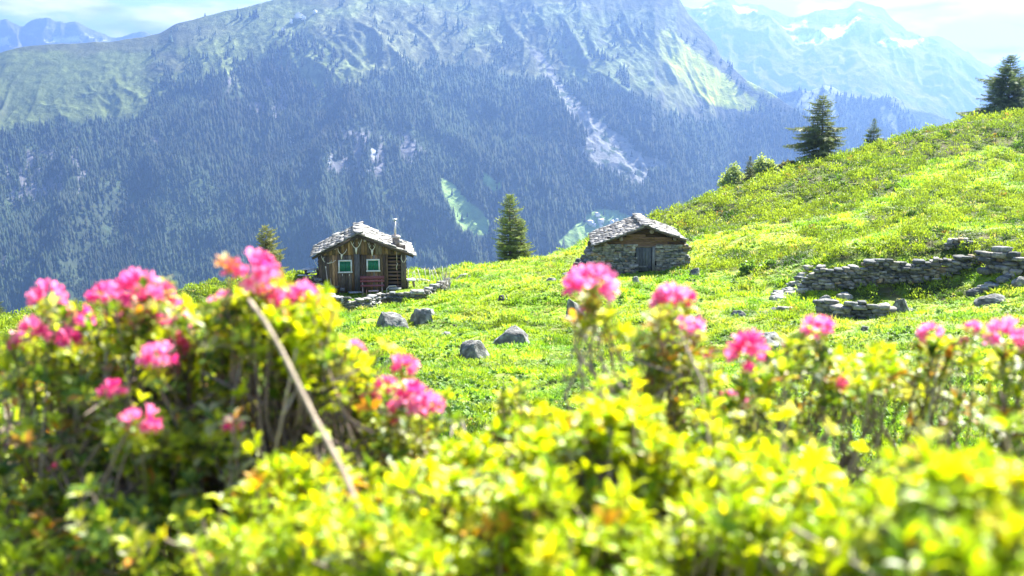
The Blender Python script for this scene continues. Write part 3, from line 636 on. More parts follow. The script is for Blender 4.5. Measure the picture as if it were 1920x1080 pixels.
def bush(name, base, w, h, seed, label, cat='bush', c0=(.08, .13, .03), c1=(.22, .32, .07), nb=34, nl=210, ls=.17, group=None):
    r = random.Random(seed); rg = np.random.default_rng(seed); e = empty(name, base, 0, label, cat, group)
    st = MB(); pts = []
    for b in range(nb):
        a = r.random() * 6.28; rr_ = w / 2 * math.sqrt(r.random()); hh = h * (1 - .62 * (rr_ / (w / 2))) * r.uniform(.6, 1.05)
        tip = np.array([math.cos(a) * rr_, math.sin(a) * rr_ * .7, hh]); mid = tip * .5 + np.array([r.uniform(-.1, .1) * w, r.uniform(-.1, .1) * w, h * .04])
        st.tube([(tip[0] * .15, tip[1] * .15, -.3), mid, tip], [h * .018, h * .011, h * .003], 5, (.12, .10, .08), cap=False)
        for k in range(nl):
            tt = r.random() ** .6; p = mid + (tip - mid) * tt; s_ = w * .085 * (1.3 - tt * .6)
            pts.append(p + np.array([r.gauss(0, s_), r.gauss(0, s_), r.gauss(0, s_ * .8)]))
    p = np.array(pts); n = len(p); tv = np.array([(0, 0, 0), (.42, .1, .5), (0, 0, 1.1), (-.42, .1, .5)]); tf = [(0, 1, 2, 3)]
    dr = rg.normal(size=(n, 3)); M = frame_from(dr, rg.random(n) * 6.28) * (ls * (.6 + .8 * rg.random(n)))[:, None, None]
    g = rg.random((n, 1)); V, F_, C = inst(tv, tf, M, p, np.array([c0]) * (1 - g) + np.array([c1]) * g)
    npmesh('crown', V, F_, M_shrub, C, e); st.build('trunk', M_bark, e)
    return e
def bush_at(px, py, ptop, d, wpx, seed, label, **k):
    x, y, _ = P(px, py, d); z = Hs(x, y); h = (float(ratio(ptop)) - z / y) * y
    return bush('leafy_bush', (x, y, z - .05), wpx / FPX * d, h, seed, label, **k)
bush_at(1378, 362, 302, 101, 64, 31, 'light green leafy bush on the crest, left of the narrow dark spruce', c0=(.18, .26, .09), c1=(.40, .50, .20))
bush_at(1430, 345, 286, 102, 58, 32, 'light green leafy bush on the crest, right of the narrow dark spruce', c0=(.18, .26, .09), c1=(.40, .50, .20))
bush_at(1478, 322, 300, 104, 40, 33, 'low olive bush at the left foot of the tallest spruce', c0=(.05, .07, .03), c1=(.18, .18, .09))
bush_at(1330, 376, 362, 97, 26, 34, 'small dark bush on the crest left of the leafy bushes', c0=(.03, .05, .02), c1=(.08, .12, .04), nb=9)
bush_at(1405, 502, 484, 58, 34, 35, 'rounded green dock plant in the meadow above the ruined wall, left of its neighbour', nb=12, nl=50, ls=.17, c0=(.12, .24, .04), c1=(.26, .42, .08), cat='plant')
bush_at(1441, 505, 486, 58, 34, 36, 'rounded green dock plant right next to the ruined wall end', nb=12, nl=50, ls=.17, c0=(.12, .24, .04), c1=(.26, .42, .08), cat='plant')
bush_at(977, 497, 478, 82, 16, 37, 'bright small leafy plant at the foot of the twin topped spruce', nb=8, nl=30, ls=.14, c0=(.18, .30, .04), c1=(.30, .42, .08), cat='plant')
for _o in list(scene.objects):
    if _o.get('category') == 'plant': _o.name = 'meadow_plant'

# ------------------------------------------------------------------ stones
def cube_sphere(n=4, sq=.55):
    """rounded block template, n cuts per side"""
    vs = {}; V = []; F = []
    def vid(p):
        k = tuple(np.round(p, 5))
        if k not in vs: vs[k] = len(V); V.append(p)
        return vs[k]
    l = np.linspace(-1, 1, n + 1)
    for ax in range(3):
        for s in (-1, 1):
            for i in range(n):
                for j in range(n):
                    q = []
                    for a, b in ((i, j), (i + 1, j), (i + 1, j + 1), (i, j + 1)):
                        p = [0, 0, 0]; p[ax] = s; p[(ax + 1) % 3] = l[a]; p[(ax + 2) % 3] = l[b]; q.append(vid(tuple(p)))
                    F.append(q if s > 0 else q[::-1])
    V = np.array(V, float); N = V / np.linalg.norm(V, axis=1, keepdims=True)
    return V * (1 - sq) + N * 1.25 * sq, np.array(F)
CS_V, CS_F = cube_sphere(3, .42)
def stone_set(pos, size, ang, cols, jit=.22, seed=1, tmpl=None):
    r = np.random.default_rng(seed); n = len(pos); TV, TF = tmpl or (CS_V, CS_F); k = len(TV)
    tv = TV[None] + (r.random((n, k, 3)) - .5) * jit * 2 * .6
    sh = (r.random((n, 3)) - .5) * .5; tv[:, :, 0] += tv[:, :, 2] * sh[:, :1] * .6; tv[:, :, 2] += tv[:, :, 0] * sh[:, 1:2] * .35
    M = rotz(ang) @ rotx((r.random(n) - .5) * .25); V = np.einsum('nij,nkj->nki', M, tv * (size / 2)[:, None, :]) + pos[:, None, :]
    F = (TF[None] + (np.arange(n) * k)[:, None, None]).reshape(-1, 4)
    return V.reshape(-1, 3), F, np.repeat(cols[:, None], k, 1).reshape(-1, 3)
STC = 0.72 * np.array([(.22, .225, .21), (.30, .295, .27), (.17, .18, .175), (.36, .34, .29), (.25, .235, .20), (.13, .14, .14), (.40, .40, .38)])
def stone_cols(n, r, g=1.0, warm=0):
    c = STC[r.integers(0, len(STC), n)] * (.75 + .5 * r.random((n, 1))) * g
    w = r.random((n, 1)) < warm; return np.where(w, c * np.array([[1.25, 1.0, .7]]), c)
def wall_stones(path, hgt, th, seed, sl=.30, sh=.13, g=1.0, tumble=.0, warm=.1, rag=0.0, zbase=None):
    """courses of stones along a polyline of (x,y); hgt = height or function of arclength 0..1"""
    r = np.random.default_rng(seed); p = np.array(path, float); seg = np.linalg.norm(np.diff(p, axis=0), axis=1); cum = np.r_[0, np.cumsum(seg)]; Lt = cum[-1]
    pos = []; siz = []; ang = []
    zc = 0; k = 0; hm = max(hgt(t) for t in np.linspace(0, 1, 30)) if callable(hgt) else hgt
    while zc < hm:
        hh = sh * r.uniform(.7, 1.35); s = -r.random() * sl
        while s < Lt:
            L = sl * r.uniform(.5, 1.7); m = min(max(s + L / 2, 0), Lt); f = m / Lt; top = hgt(f) if callable(hgt) else hgt
            if zc + hh * .4 < top * (1 - rag * r.random()):
                i = min(np.searchsorted(cum, m, side='right') - 1, len(seg) - 1); t_ = (m - cum[i]) / seg[i]; q = p[i] * (1 - t_) + p[i + 1] * t_; dv = (p[i + 1] - p[i]) / seg[i]; nv = np.array([-dv[1], dv[0]])
                off = r.normal() * th * (.05 + tumble); zb = (zbase(q[0], q[1]) if zbase else 0)
                pos.append((q[0] + nv[0] * off, q[1] + nv[1] * off, zb + zc + hh / 2 + r.normal() * .012)); siz.append((L * 1.06, th * r.uniform(.85, 1.12), hh * r.uniform(.95, 1.25))); ang.append(math.atan2(dv[1], dv[0]) + r.normal() * (.06 + tumble * .8))
            s += L
        zc += hh * .97; k += 1
    n = len(pos); return stone_set(np.array(pos), np.array(siz), np.array(ang), stone_cols(n, r, g, warm), seed=seed)

def to_world(px, py, d):
    x, y, _ = P(px, py, d); return x, y
def drywall(path_px, hgt, th, seed, label, **k):
    pts = [to_world(*q) for q in path_px]
    V, F_, C = wall_stones(pts, hgt, th, seed, zbase=lambda x, y: Hs(x, y) - .06, **k)
    o = npmesh('dry_stone_wall', V, F_, M_stone, C); base = V.mean(0); return tag(o, label, 'wall')

# ------------------------------------------------------------------ slab roofs
def slab_roof(mb_or, w0, w1, ridge, depth0, depth1, seed, eave_l, eave_r, sag=.05, row=.30, sw=.42, th=.045, colr=None):
    """rows of overlapping stone slabs on both slopes. w0/w1 x of eaves, ridge (x,z); eave_l / eave_r heights"""
    r = np.random.default_rng(seed); V = []; 
    mb = MB()
    for xe, ze in ((w0, eave_l), (w1, eave_r)):
        rx, rz = ridge; dx, dz = xe - rx, ze - rz; L = math.hypot(dx, dz); ux, uz = dx / L, dz / L; nrow = int(L / row) + 1
        sgn = 1 if ux > 0 else -1; tilt = math.atan2(uz, ux * sgn)
        for i in range(nrow, -1, -1):
            s = i * L / nrow; y = depth0 - .05
            while y < depth1:
                wd = sw * r.uniform(.5, 1.5); ln = row * r.uniform(1.35, 2.0); t_ = th * r.uniform(.6, 1.5)
                sc = min(s + r.normal() * .04, L * 1.0) - ln * .2
                cx = rx + ux * sc; cz = rz + uz * sc + .075 + r.normal() * .014 - sag * math.sin(math.pi * (y - depth0) / (depth1 - depth0)) * .6
                ang = tilt + .11 + r.normal() * .025
                c = (colr if colr is not None else np.array([.34, .33, .315])) * r.uniform(.6, 1.35) * np.array([1, r.uniform(.97, 1.0), r.uniform(.90, 1.0)])
                mb.box((cx, y + wd / 2, cz), (ln, wd * .97, t_), rx=r.normal() * .035, ry=-ang * sgn if sgn > 0 else ang, rz=r.normal() * .09, col=c, jit=.22)
                y += wd
    # ridge slabs
    y = depth0
    while y < depth1:
        wd = sw * r.uniform(.7, 1.4); mb.box((ridge[0] + r.normal() * .05, y + wd / 2, ridge[1] + .13 + r.normal() * .02), (row * 1.7, wd, th * 1.2), ry=r.normal() * .08, rz=r.normal() * .1, col=np.array([.19, .185, .175]) * r.uniform(.7, 1.25), jit=.2); y += wd
    return mb
WD = [(.060, .040, .024), (.095, .065, .038), (.035, .026, .018), (.15, .10, .055), (.050, .040, .032), (.080, .070, .060)]
def wcol(r, dark=1.0): return np.array(WD[r.integers(0, len(WD))]) * r.uniform(.7, 1.3) * dark * 1.4 * np.array([1.06, 1, .92])

# ------------------------------------------------------------------ wooden hut with antlers
S = 62.3 / FPX
def hut_frame(px, py, d):
    x, y, z = P(px, py, d); return (x, y, z), -math.atan2(x, y)
loc, rz = hut_frame(680, 545, 62)
hut = empty('wooden_hut', loc, rz, 'dark plank mountain hut with stone slab roof, green shutters and antlers on its gable', 'hut')
def X(px): return (px - 680) * S
def Zz(py): return (545 - py) * S
r = np.random.default_rng(55)
DEP = 5.2; xl, xr = X(599.5), X(762); zr = Zz(438); zl = Zz(478); zrr = Zz(477); xrg = X(674)
def roof_z(x): return zl + (zr - zl) * (x - X(588)) / (xrg - X(588)) if x < xrg else zrr + (zr - zrr) * (X(776) - x) / (X(776) - xrg)
w = MB()          # planks of the front
x = xl
while x < X(728):
    wd = r.uniform(.13, .22); wd = min(wd, X(728) - x + .01); c = wcol(r)
    z1 = Zz(475)
    if r.random() < .45: c = c * 1.6
    if r.random() < .22: c = np.array([.20, .135, .07]) * r.uniform(.7, 1.1)
    w.box((x + wd / 2, -.03 + r.normal() * .008, (z1 + -.15) / 2), (wd * .955, .05, z1 + .15), col=c, jit=.05, rz=r.normal() * .01); x += wd
x = xl
while x < xr:
    wd = r.uniform(.13, .21); xm = x + wd / 2; zt = roof_z(xm) - .03; z0 = Zz(476.5)
    if zt > z0 + .05: w.box((xm, -.065 + r.normal() * .008, (z0 + zt) / 2), (wd * .955, .05, zt - z0), col=wcol(r) * 1.35, jit=.05)
    x += wd
w.build('front_wall', M_wood, hut)
w = MB()          # sides and back as log walls
for sx, zt in ((xl + .06, roof_z(xl) - .05), (xr - .06, roof_z(xr) - .05)):
    z = -.2
    while z < zt - .1: w.tube([(sx, .02, z + .1), (sx, DEP, z + .1)], .11, 8, wcol(r)); z += .2
z = -.2
while z < zr - .2:
    half = [xx for xx in np.linspace(xl, xr, 60) if roof_z(xx) - .32 > z + .1]
    if len(half) > 2: w.tube([(half[0], DEP, z + .1), (half[-1], DEP, z + .1)], .11, 8, wcol(r))
    z += .2
w.add([(xl + .1, DEP, 1.2), (xr - .1, DEP, 1.2), (xr - .1, DEP, roof_z(xr - .1) - .15), (xrg, DEP, zr - .15), (xl + .1, DEP, roof_z(xl + .1) - .15), (xl + .1, DEP - .1, 1.2), (xr - .1, DEP - .1, 1.2), (xr - .1, DEP - .1, roof_z(xr - .1) - .15), (xrg, DEP - .1, zr - .15), (xl + .1, DEP - .1, roof_z(xl + .1) - .15)], Q=[(0, 1, 2, 4), (5, 9, 7, 6)], T=[(4, 2, 3), (9, 8, 7)], c=(.05, .04, .03))
w.build('log_wall', M_woodh, hut)
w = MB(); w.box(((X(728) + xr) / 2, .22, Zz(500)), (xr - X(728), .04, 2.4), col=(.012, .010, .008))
for zc in np.arange(Zz(538), Zz(474), .205):
    w.tube([(X(727), .10 + r.normal() * .02, zc), (X(752), .10 + r.normal() * .02, zc + r.normal() * .01)], r.uniform(.055, .085), 7, np.array([.13, .085, .06]) * r.uniform(.6, 1.5))
w.build('recessed_log_panel', M_woodh, hut)
w = MB(); w.box((X(670.5), -.11, Zz(510)), (X(675.5) - X(665.5), .1, Zz(476) - Zz(545)), col=(.10, .095, .09)); w.build('post', M_wood, hut)
w = MB()
for a, b in ((752.3, 757), (757.3, 762)): w.box((X((a + b) / 2), -.06, Zz(508)), (X(b) - X(a), .07, Zz(474) - Zz(541)), col=np.array([.12, .10, .08]) * r.uniform(.8, 1.3), jit=.05)
w.build('corner_board', M_wood, hut)
for px, py in ((670, 444), (656, 449), (643, 457), (631, 463), (612, 470), (686, 449)):
    w = MB(); w.tube([(X(px), -.42, Zz(py)), (X(px), .6, Zz(py))], .075, 9, np.array([.33, .27, .21]) * r.uniform(.75, 1.1)); w.build('purlin', M_wood, hut)
w = MB()
for a, b in (((X(588), zl - .12), (xrg, zr - .10)), ((xrg, zr - .10), (X(776), zrr - .12))):
    w.beam((a[0], -.40, a[1] + .03), (b[0], -.40, b[1] + .03), .10, .14, (.07, .055, .045)); w.beam((a[0], DEP + .25, a[1] + .03), (b[0], DEP + .25, b[1] + .03), .10, .14, (.07, .055, .045))
    n_ = 12; 
    a = (a[0] + (.22 if a[0] < xrg - .1 else 0), a[1] + (.09 if a[0] < xrg - .1 else 0)); b = (b[0] - (.25 if b[0] > xrg + .1 else 0), b[1] + (.10 if b[0] > xrg + .1 else 0))
    for i in range(n_):     # boards under the slabs
        y = -.4 + (DEP + .55) * (i + .5) / n_; w.beam((a[0], y, a[1] + .10), (b[0], y, b[1] + .10), .45, .03, (.06, .05, .04))
w.build('roof_boarding', M_woodh, hut)
mb = slab_roof(None, X(587), X(777), (xrg, zr + .02), -.50, DEP + .35, 77, zl - .04, zrr - .06, row=.27, sw=.42, th=.042, colr=np.array([.19, .185, .17]))
roof = mb.build('roof', M_slate, hut)
w = MB(); w.box((X(745), 1.1, Zz(455)), (.40, .40, .62), col=(.30, .25, .22), jit=.04); w.box((X(745), 1.1, Zz(447.5)), (.52, .5, .07), col=(.45, .43, .40), jit=.1); w.box((X(752.5), 1.0, Zz(456)), (.25, .3, .16), col=(.3, .29, .27), jit=.2)
ch = w.build('chimney', M_stone, roof)
w = MB(); w.tube([(X(744), 1.1, Zz(448)), (X(743.6), 1.1, Zz(417))], .062, 12, (.50, .49, .47)); w.tube([(X(743.6), 1.1, Zz(417)), (X(743.6), 1.1, Zz(414.6))], .085, 12, (.30, .36, .36)); w.tube([(X(743.6), 1.1, Zz(414.2)), (X(743.6), 1.1, Zz(413))], [.13, .13], 12, (.62, .63, .64))
w.build('stove_pipe', M_metal, roof)
for x0, x1, y0, y1 in ((635.8, 661, 485.8, 510.2), (688.2, 713, 485, 508.6)):
    f = MB(); t_ = .075; cx, cz = X((x0 + x1) / 2), Zz((y0 + y1) / 2); W_, H_ = X(x1) - X(x0), Zz(y0) - Zz(y1); wh = (.62, .66, .62)
    f.box((cx - W_ / 2 + t_ / 2, -.105, cz), (t_, .09, H_ - 2 * t_), col=wh); f.box((cx + W_ / 2 - t_ / 2, -.105, cz), (t_, .09, H_ - 2 * t_), col=wh)
    f.box((cx, -.105, cz + H_ / 2 - t_ / 2), (W_, .092, t_), col=wh); f.box((cx, -.115, cz - H_ / 2 + t_ / 2), (W_ + .06, .12, t_), col=wh)
    win = f.build('window', M_paint, hut)
    for s_ in (-1, 1):
        g = MB(); sw_ = (W_ - 2 * t_) / 2 - .012
        for k in range(3): g.box((cx + s_ * (sw_ / 2 + .006) + (k - 1) * sw_ / 3, -.10, cz), (sw_ / 3 - .006, .03, H_ - 2 * t_ - .02), col=(.008, .155, .078))
        for zz in (-.2, .2): g.box((cx + s_ * (sw_ / 2 + .006), -.122, cz + zz), (sw_ - .04, .02, .045), col=(.007, .13, .065))
        for zz in (-.2, .2): g.box((cx + s_ * (W_ / 2 - t_ - .01), -.125, cz + zz), (.05, .03, .06), col=(.03, .05, .04))
        g.build('shutter', M_paint, win)
w = MB(); w.tube([(X(744.6), -.30, Zz(470)), (X(744.8), -.28, Zz(492))], .014, 6, (.55, .50, .45)); w.tube([(X(744.8), -.28, Zz(505)), (X(746.5), -.25, Zz(540))], .012, 6, (.25, .11, .07)); w.tube([(X(744), -.29, Zz(492)), (X(746.2), -.29, Zz(493)), (X(743.6), -.29, Zz(500)), (X(744.8), -.28, Zz(506))], .02, 6, (.6, .55, .48))
w.build('hanging_rod', M_metal, hut)
w = MB(); w.box((X(740.5), -.25, Zz(541)), (X(752) - X(728), .4, .12), col=(.38, .37, .34), jit=.08); w.build('doorstep', M_stone, hut)
w = MB(); w.box((X(630), -.10, Zz(537)), (.40, .05, .12), ry=-.2, col=(.16, .15, .13)); w.box((X(642), -.16, Zz(541)), (.24, .06, .18), ry=.1, col=(.20, .2, .2)); w.box((X(666), -.9, Zz(543)), (.7, .5, .05), rz=.2, col=(.26, .27, .29)); w.build('loose_board', M_wood, hut)

# antlers: every skull and its two beams
def antler(name, px, py, s, label, spread=1.0, height=1.0, tines=3, tilt=0, yo=-.16, skull=True, group='deer antlers hung on the wooden hut', cat='antlers', sides=(-1, 1), curve=.5):
    c, s_ = math.cos(rz), math.sin(rz); lx, ly, lz = X(px), yo, Zz(py)
    e = empty(name, (loc[0] + lx * c - ly * s_, loc[1] + lx * s_ + ly * c, loc[2] + lz), rz, label, cat, group)
    bone = (.66, .63, .55)
    if skull:
        m = MB(); m.tube([(0, -.02, .10 * s), (0, -.07 * s, .04 * s), (0, -.08 * s, -.08 * s), (0, -.05 * s, -.26 * s)], [.04 * s, .07 * s, .05 * s, .024 * s], 8, bone); m.build('skull', M_bone, e, True)
    for sd_ in sides:
        m = MB(); pts = []
        for k in range(8):
            t_ = k / 7; pts.append((sd_ * s * spread * (.05 + .34 * t_ ** .9 - curve * .30 * max(0, t_ - .55)), -.03 - .08 * math.sin(t_ * 3), s * (.08 + .62 * height * t_ ** 1.15)))
        m.tube(pts, np.linspace(.023, .011, 8) * s ** .5, 6, bone)
        for q in range(tines):
            i = 1 + q * 2; p = np.array(pts[i]); L = s * (.20 - .02 * q); sg = 1 if q % 2 else -1
            m.tube([p, p + np.array([-sd_ * L * .3 * sg, -.06, L * .45]), p + np.array([-sd_ * L * .5 * sg, -.08, L])], [.014, .010, .004], 5, bone)
        m.build('antler', M_bone, e, True)
    if tilt:
        e.rotation_euler = (0, tilt, rz)
    return e
antler('antler_trophy', 669.5, 466, 1.0, 'largest branching antlers with white skull high under the roof ridge', spread=1.0, height=.85, tines=4)
antler('antler_trophy', 699, 470, .95, 'long white skull with inward curving antlers above the right shutter', spread=.72, height=.75, tines=3, curve=1.2)
antler('antler_trophy', 642.5, 477, .8, 'small pale antlers on the planks above the left shutter', spread=1.0, height=.7, tines=0, tilt=.1)
antler('antler_trophy', 612, 492, .9, 'single spreading antler nailed to the left end of the facade', spread=1.5, height=.65, tines=2, skull=False, tilt=.45)
antler('antler_trophy', 757.5, 494, .9, 'round curled antlers on the right corner boards under the eave', spread=.62, height=.75, tines=1, skull=False, curve=1.4)
antler('antler_trophy', 597.5, 498, .7, 'thin antler sticking out from the left corner of the hut', spread=.8, height=.8, tines=2, skull=False, sides=(-1,), yo=.1)
for px, w_ in ((643, 'left'), (656, 'right')):
    antler('small_skull', px, 513, .34, 'tiny bleached skull below the left shutter, the %s one of two' % w_, spread=.6, height=.4, tines=0, cat='skull', sides=())
# things leaning or standing at the hut
def hw(px, yo, z):     # hut-local to world
    c, s_ = math.cos(rz), math.sin(rz); lx = X(px); return (loc[0] + lx * c - yo * s_, loc[1] + lx * s_ + yo * c, loc[2] + z)
def place(o, at, a=0): o.location = at; o.rotation_euler = (0, 0, rz + a); return o
m = MB(); m.tube([(0, 0, -.1), (-.06, .25, .75), (-.13, .42, 1.38)], [.028, .024, .02], 7, (.42, .36, .30)); m.tube([(-.13, .42, 1.36), (-.14, .42, 1.46)], [.045, .04], 7, (.6, .56, .48))
tag(place(m.build('wooden_pole', M_twig), hw(617, -.62, 0)), 'thin wooden pole leaning against the left part of the hut facade', 'pole')
m = MB(); rr2 = random.Random(9)
m.tube([(.05, 0, -.1), (.02, .05, .5), (0, .1, .8)], [.02, .015, .008], 5, (.5, .46, .4))
tag(place(m.build('wooden_pole', M_twig), hw(621, -.5, 0)), 'short bare stick beside the long leaning pole', 'stick')
# bench
b = empty('garden_bench', hw(698, -1.0, 0), rz, 'dark red slatted bench standing in front of the wooden hut', 'bench')
red = (.16, .045, .045); bx = X(720.5) - X(676)
m = MB(); m.box((0, .22, .84), (bx, .04, .20), rx=-.12, col=red); m.box((0, .18, .66), (bx, .04, .10), rx=-.12, col=np.array(red) * 1.5); m.build('backrest', M_paint, b)
m = MB(); 
for k in range(3): m.box((0, -.24 + k * .15, .44 + .003 * k), (bx * .98, .12, .04), col=np.array(red) * 1.3)
m.build('seat', M_paint, b)
for sx in (-1, 1):
    m = MB(); m.beam((sx * bx * .40, -.26, -.15), (sx * bx * .40, -.2, .42), .06, .06, (.33, .27, .24)); m.beam((sx * bx * .40, .26, -.1), (sx * bx * .40, .24, .9), .06, .06, (.33, .27, .24)); m.beam((sx * bx * .40, -.26, .37), (sx * bx * .40, .24, .37), .05, .05, (.33, .27, .24)); m.build('leg', M_wood, b)
b = empty('foot_stool', hw(700, -1.5, 0), rz, 'low pale pink wooden footstool in front of the red bench', 'stool')
m = MB(); m.box((0, 0, .20), (.56, .24, .04), col=(.50, .36, .34)); m.build('seat', M_paint, b)
for sx in (-1, 1):
    m = MB(); m.box((sx * .2, 0, .03), (.04, .2, .31), col=(.3, .22, .2)); m.build('leg', M_wood, b)
b = empty('log_trough', hw(712, -2.0, -.18), rz, 'hollowed log trough lying on the stones below the red bench', 'trough')
m = MB(); m.tube([(-.50, 0, .12), (.50, 0, .13)], [.14, .15], 10, (.22, .17, .14)); m.build('body', M_woodh, b)
m = MB(); m.box((0, 0, .262), (.84, .15, .02), col=(.06, .05, .045)); m.build('hollow_shade', M_woodh, b)  # flat dark strip paints the shaded inside; the log itself is solid
m = MB(); m.tube([(0, 0, -.2), (0, 0, .3), (.15, 0, .42), (.5, 0, .43)], .022, 6, (.62, .58, .5)); m.tube([(.5, 0, .43), (.52, 0, .36)], .02, 6, (.62, .58, .5))
tag(place(m.build('hand_rail', M_bone), hw(724.5, -1.3, .0)), 'bent pale wooden rail left of the doorstep', 'rail')
# picnic table on the left, white table on the right
tx, ty, _ = P(585, 527, 64.5); tz = Hs(tx, ty)
b = empty('picnic_table', (tx, ty, tz + .12), rz - .35, 'grey wooden picnic table with attached bench left of the hut', 'table')
m = MB()
for k in range(4): m.box((0, -.27 + k * .18, .72), (1.0, .165, .04), col=(.42, .43, .45))
m.build('tabletop', M_woodh, b)
for sy in (-1, 1):
    m = MB(); m.box((-.05, sy * .68, .42), (1.05, .24, .04), col=(.45, .45, .45)); m.build('bench', M_woodh, b)
for sx in (-1, 1):
    m = MB(); m.beam((sx * .38, -.6, -.1), (sx * .38, .2, .70), .05, .09, (.2, .18, .16)); m.beam((sx * .38, .6, -.1), (sx * .38, -.2, .70), .05, .09, (.2, .18, .16)); m.beam((sx * .41, -.7, .38), (sx * .41, .7, .38), .05, .09, (.2, .18, .16)); m.build('leg', M_wood, b)
tx, ty, _ = P(770, 532, 62.6); tz = Hs(tx, ty)
b = empty('small_table', (tx, ty, tz), rz + .1, 'small white topped table at the right corner of the hut', 'table')
m = MB(); m.box((0, 0, .47), (.50, .6, .09), col=(.72, .70, .70)); m.build('tabletop', M_paint, b)
for sx in (-1, 1):
    for sy in (-1, 1):
        m = MB(); m.beam((sx * .2, sy * .2, -.1), (sx * .16, sy * .2, .44), .07, .07, (.25, .2, .17)); m.build('leg', M_wood, b)
# stakes and brushwood to the right of the hut
rs = random.Random(5)
for px, py, t_, ln in ((765.5, 528, 505, 0), (772, 527, 509, .1), (780, 524, 507, -.1), (790, 522, 504, -.25), (800, 521, 503, -.15), (808, 520, 503, -.12), (815, 519, 506, -.2), (822, 519, 500, -.3), (832, 520, 499, -.1), (786, 523, 506, -.05)):
    x, y, _ = P(px, py, 66.5); z = Hs(x, y); h = (float(ratio(t_)) - z / y) * y
    m = MB(); m.tube([(0, 0, -.2), (ln * .4, 0, h * .5), (ln, .03, h)], [.026, .024, .018], 6, (.62, .59, .55)); o = m.build('fence_stake', M_twig); o.location = (x, y, z)
    tag(o, 'thin bleached stake in the loose row right of the wooden hut', 'stake', 'thin stakes right of the wooden hut')
for px, py, t_, k, lb in ((836, 545, 492, 13, 'tall tangle of bare brushwood at the right end of the low wall'), (612, 552, 520, 8, 'bleached twigs piled on the wall at the left corner of the hut')):
    x, y, _ = P(px, py, 60.5); z = Hs(x, y); h = (float(ratio(t_)) - z / y) * y; m = MB()
    for i in range(k):
        ax = rs.uniform(-.3, .3); hh = h * rs.uniform(.45, 1); lx = rs.uniform(-.35, .35)
        m.tube([(ax, rs.uniform(-.2, .2), -.1), (ax + lx * .4, 0, hh * .5), (ax + lx, rs.uniform(-.2, .2), hh)], [.022, .016, .006], 5, np.array([.40, .36, .32]) * rs.uniform(.5, 1.5), cap=False)
        m.tube([(ax + lx * .4, 0, hh * .5), (ax + lx * .4 + rs.uniform(-.2, .2), 0, hh * .8)], [.012, .004], 4, (.4, .36, .32), cap=False)
    o = m.build('brushwood', M_twig); o.location = (x, y, z); tag(o, lb, 'brushwood')
for px, py, h, lb in ((687, 562, .62, 'rusty thin iron stake in the low wall below the bench'), (797, 548, .5, 'rusty thin iron stake in the right part of the low wall'), (826, 540, .75, 'dark leaning stake at the bend of the low wall')):
    x, y, _ = P(px, py, 58.2); m = MB(); m.tube([(0, 0, -.3), (.01, 0, h)], [.016, .012], 6, (.10, .07, .05)); o = m.build('iron_stake', M_twig); o.location = (x, y, Hs(x, y) + .25); tag(o, lb, 'stake')

# low dry stone walls round the hut
drywall([(596, 530, 62.2), (600, 548, 60.4), (612, 570, 58.2), (640, 577, 57.0), (672, 577, 57.0), (692, 566, 57.6), (706, 560, 58.4)], lambda t: .95 - .75 * min(1, t * 3.2) if t < .22 else .72, .42, 301, 'curved low dry stone wall below the left half of the hut terrace', sl=.26, sh=.10, g=.95, tumble=.07, rag=.2)
drywall([(712, 553, 59.2), (740, 560, 58.8), (768, 562, 58.4), (796, 560, 58.6), (815, 549, 60.0), (832, 540, 61.5), (838, 532, 62.5)], .58, .40, 302, 'low dry stone wall running up to the right of the hut terrace', sl=.24, sh=.10, g=.95, tumble=.08, rag=.25)
# big ruined walls on the right
drywall([(1508, 530, 51.2), (1560, 532, 50.4), (1640, 532, 50.2), (1720, 531, 50.0), (1800, 528, 49.6), (1838, 527, 49.6)], lambda t: (.55 + 1.0 * min(1, t * 9)) if t < .1 else (1.12 + .10 * math.sin(t * 17) if t < .72 else 1.12 - 2.4 * (t - .72)), .55, 311, 'long tall ruined dry stone wall on the right slope, overgrown along its top', sl=.30, sh=.13, g=.8, tumble=.06, rag=.16)
drywall([(1776, 497, 51.5), (1800, 498, 51.3), (1822, 500, 51.0)], lambda t: .62 - .35 * t, .5, 312, 'short stone pile standing on top of the right end of the tall ruined wall', sl=.34, sh=.16, g=.9, rag=.3, tumble=.05)
drywall([(1852, 528, 48.2), (1880, 530, 47.4), (1915, 530, 46.8), (1990, 526, 46.4)], lambda t: .98 + .08 * math.sin(t * 9), .6, 313, 'wall of large pale boulders cut by the right edge of the picture', sl=.42, sh=.2, g=.72, tumble=.12, rag=.25)
drywall([(1538, 592, 44.4), (1570, 598, 43.2), (1610, 600, 42.8), (1662, 600, 42.6)], lambda t: .80 - .16 * t + .05 * math.sin(t * 12), .5, 314, 'short lower dry stone wall of squared blocks below the tall ruined wall', sl=.38, sh=.13, rag=.15, g=.8, tumble=.03)
drywall([(1452, 578, 47.5), (1490, 580, 47), (1536, 582, 46.6)], .28, .6, 315, 'low line of flat stones running left from the lower ruined wall', sl=.45, sh=.11, g=.9, tumble=.14, rag=.5)

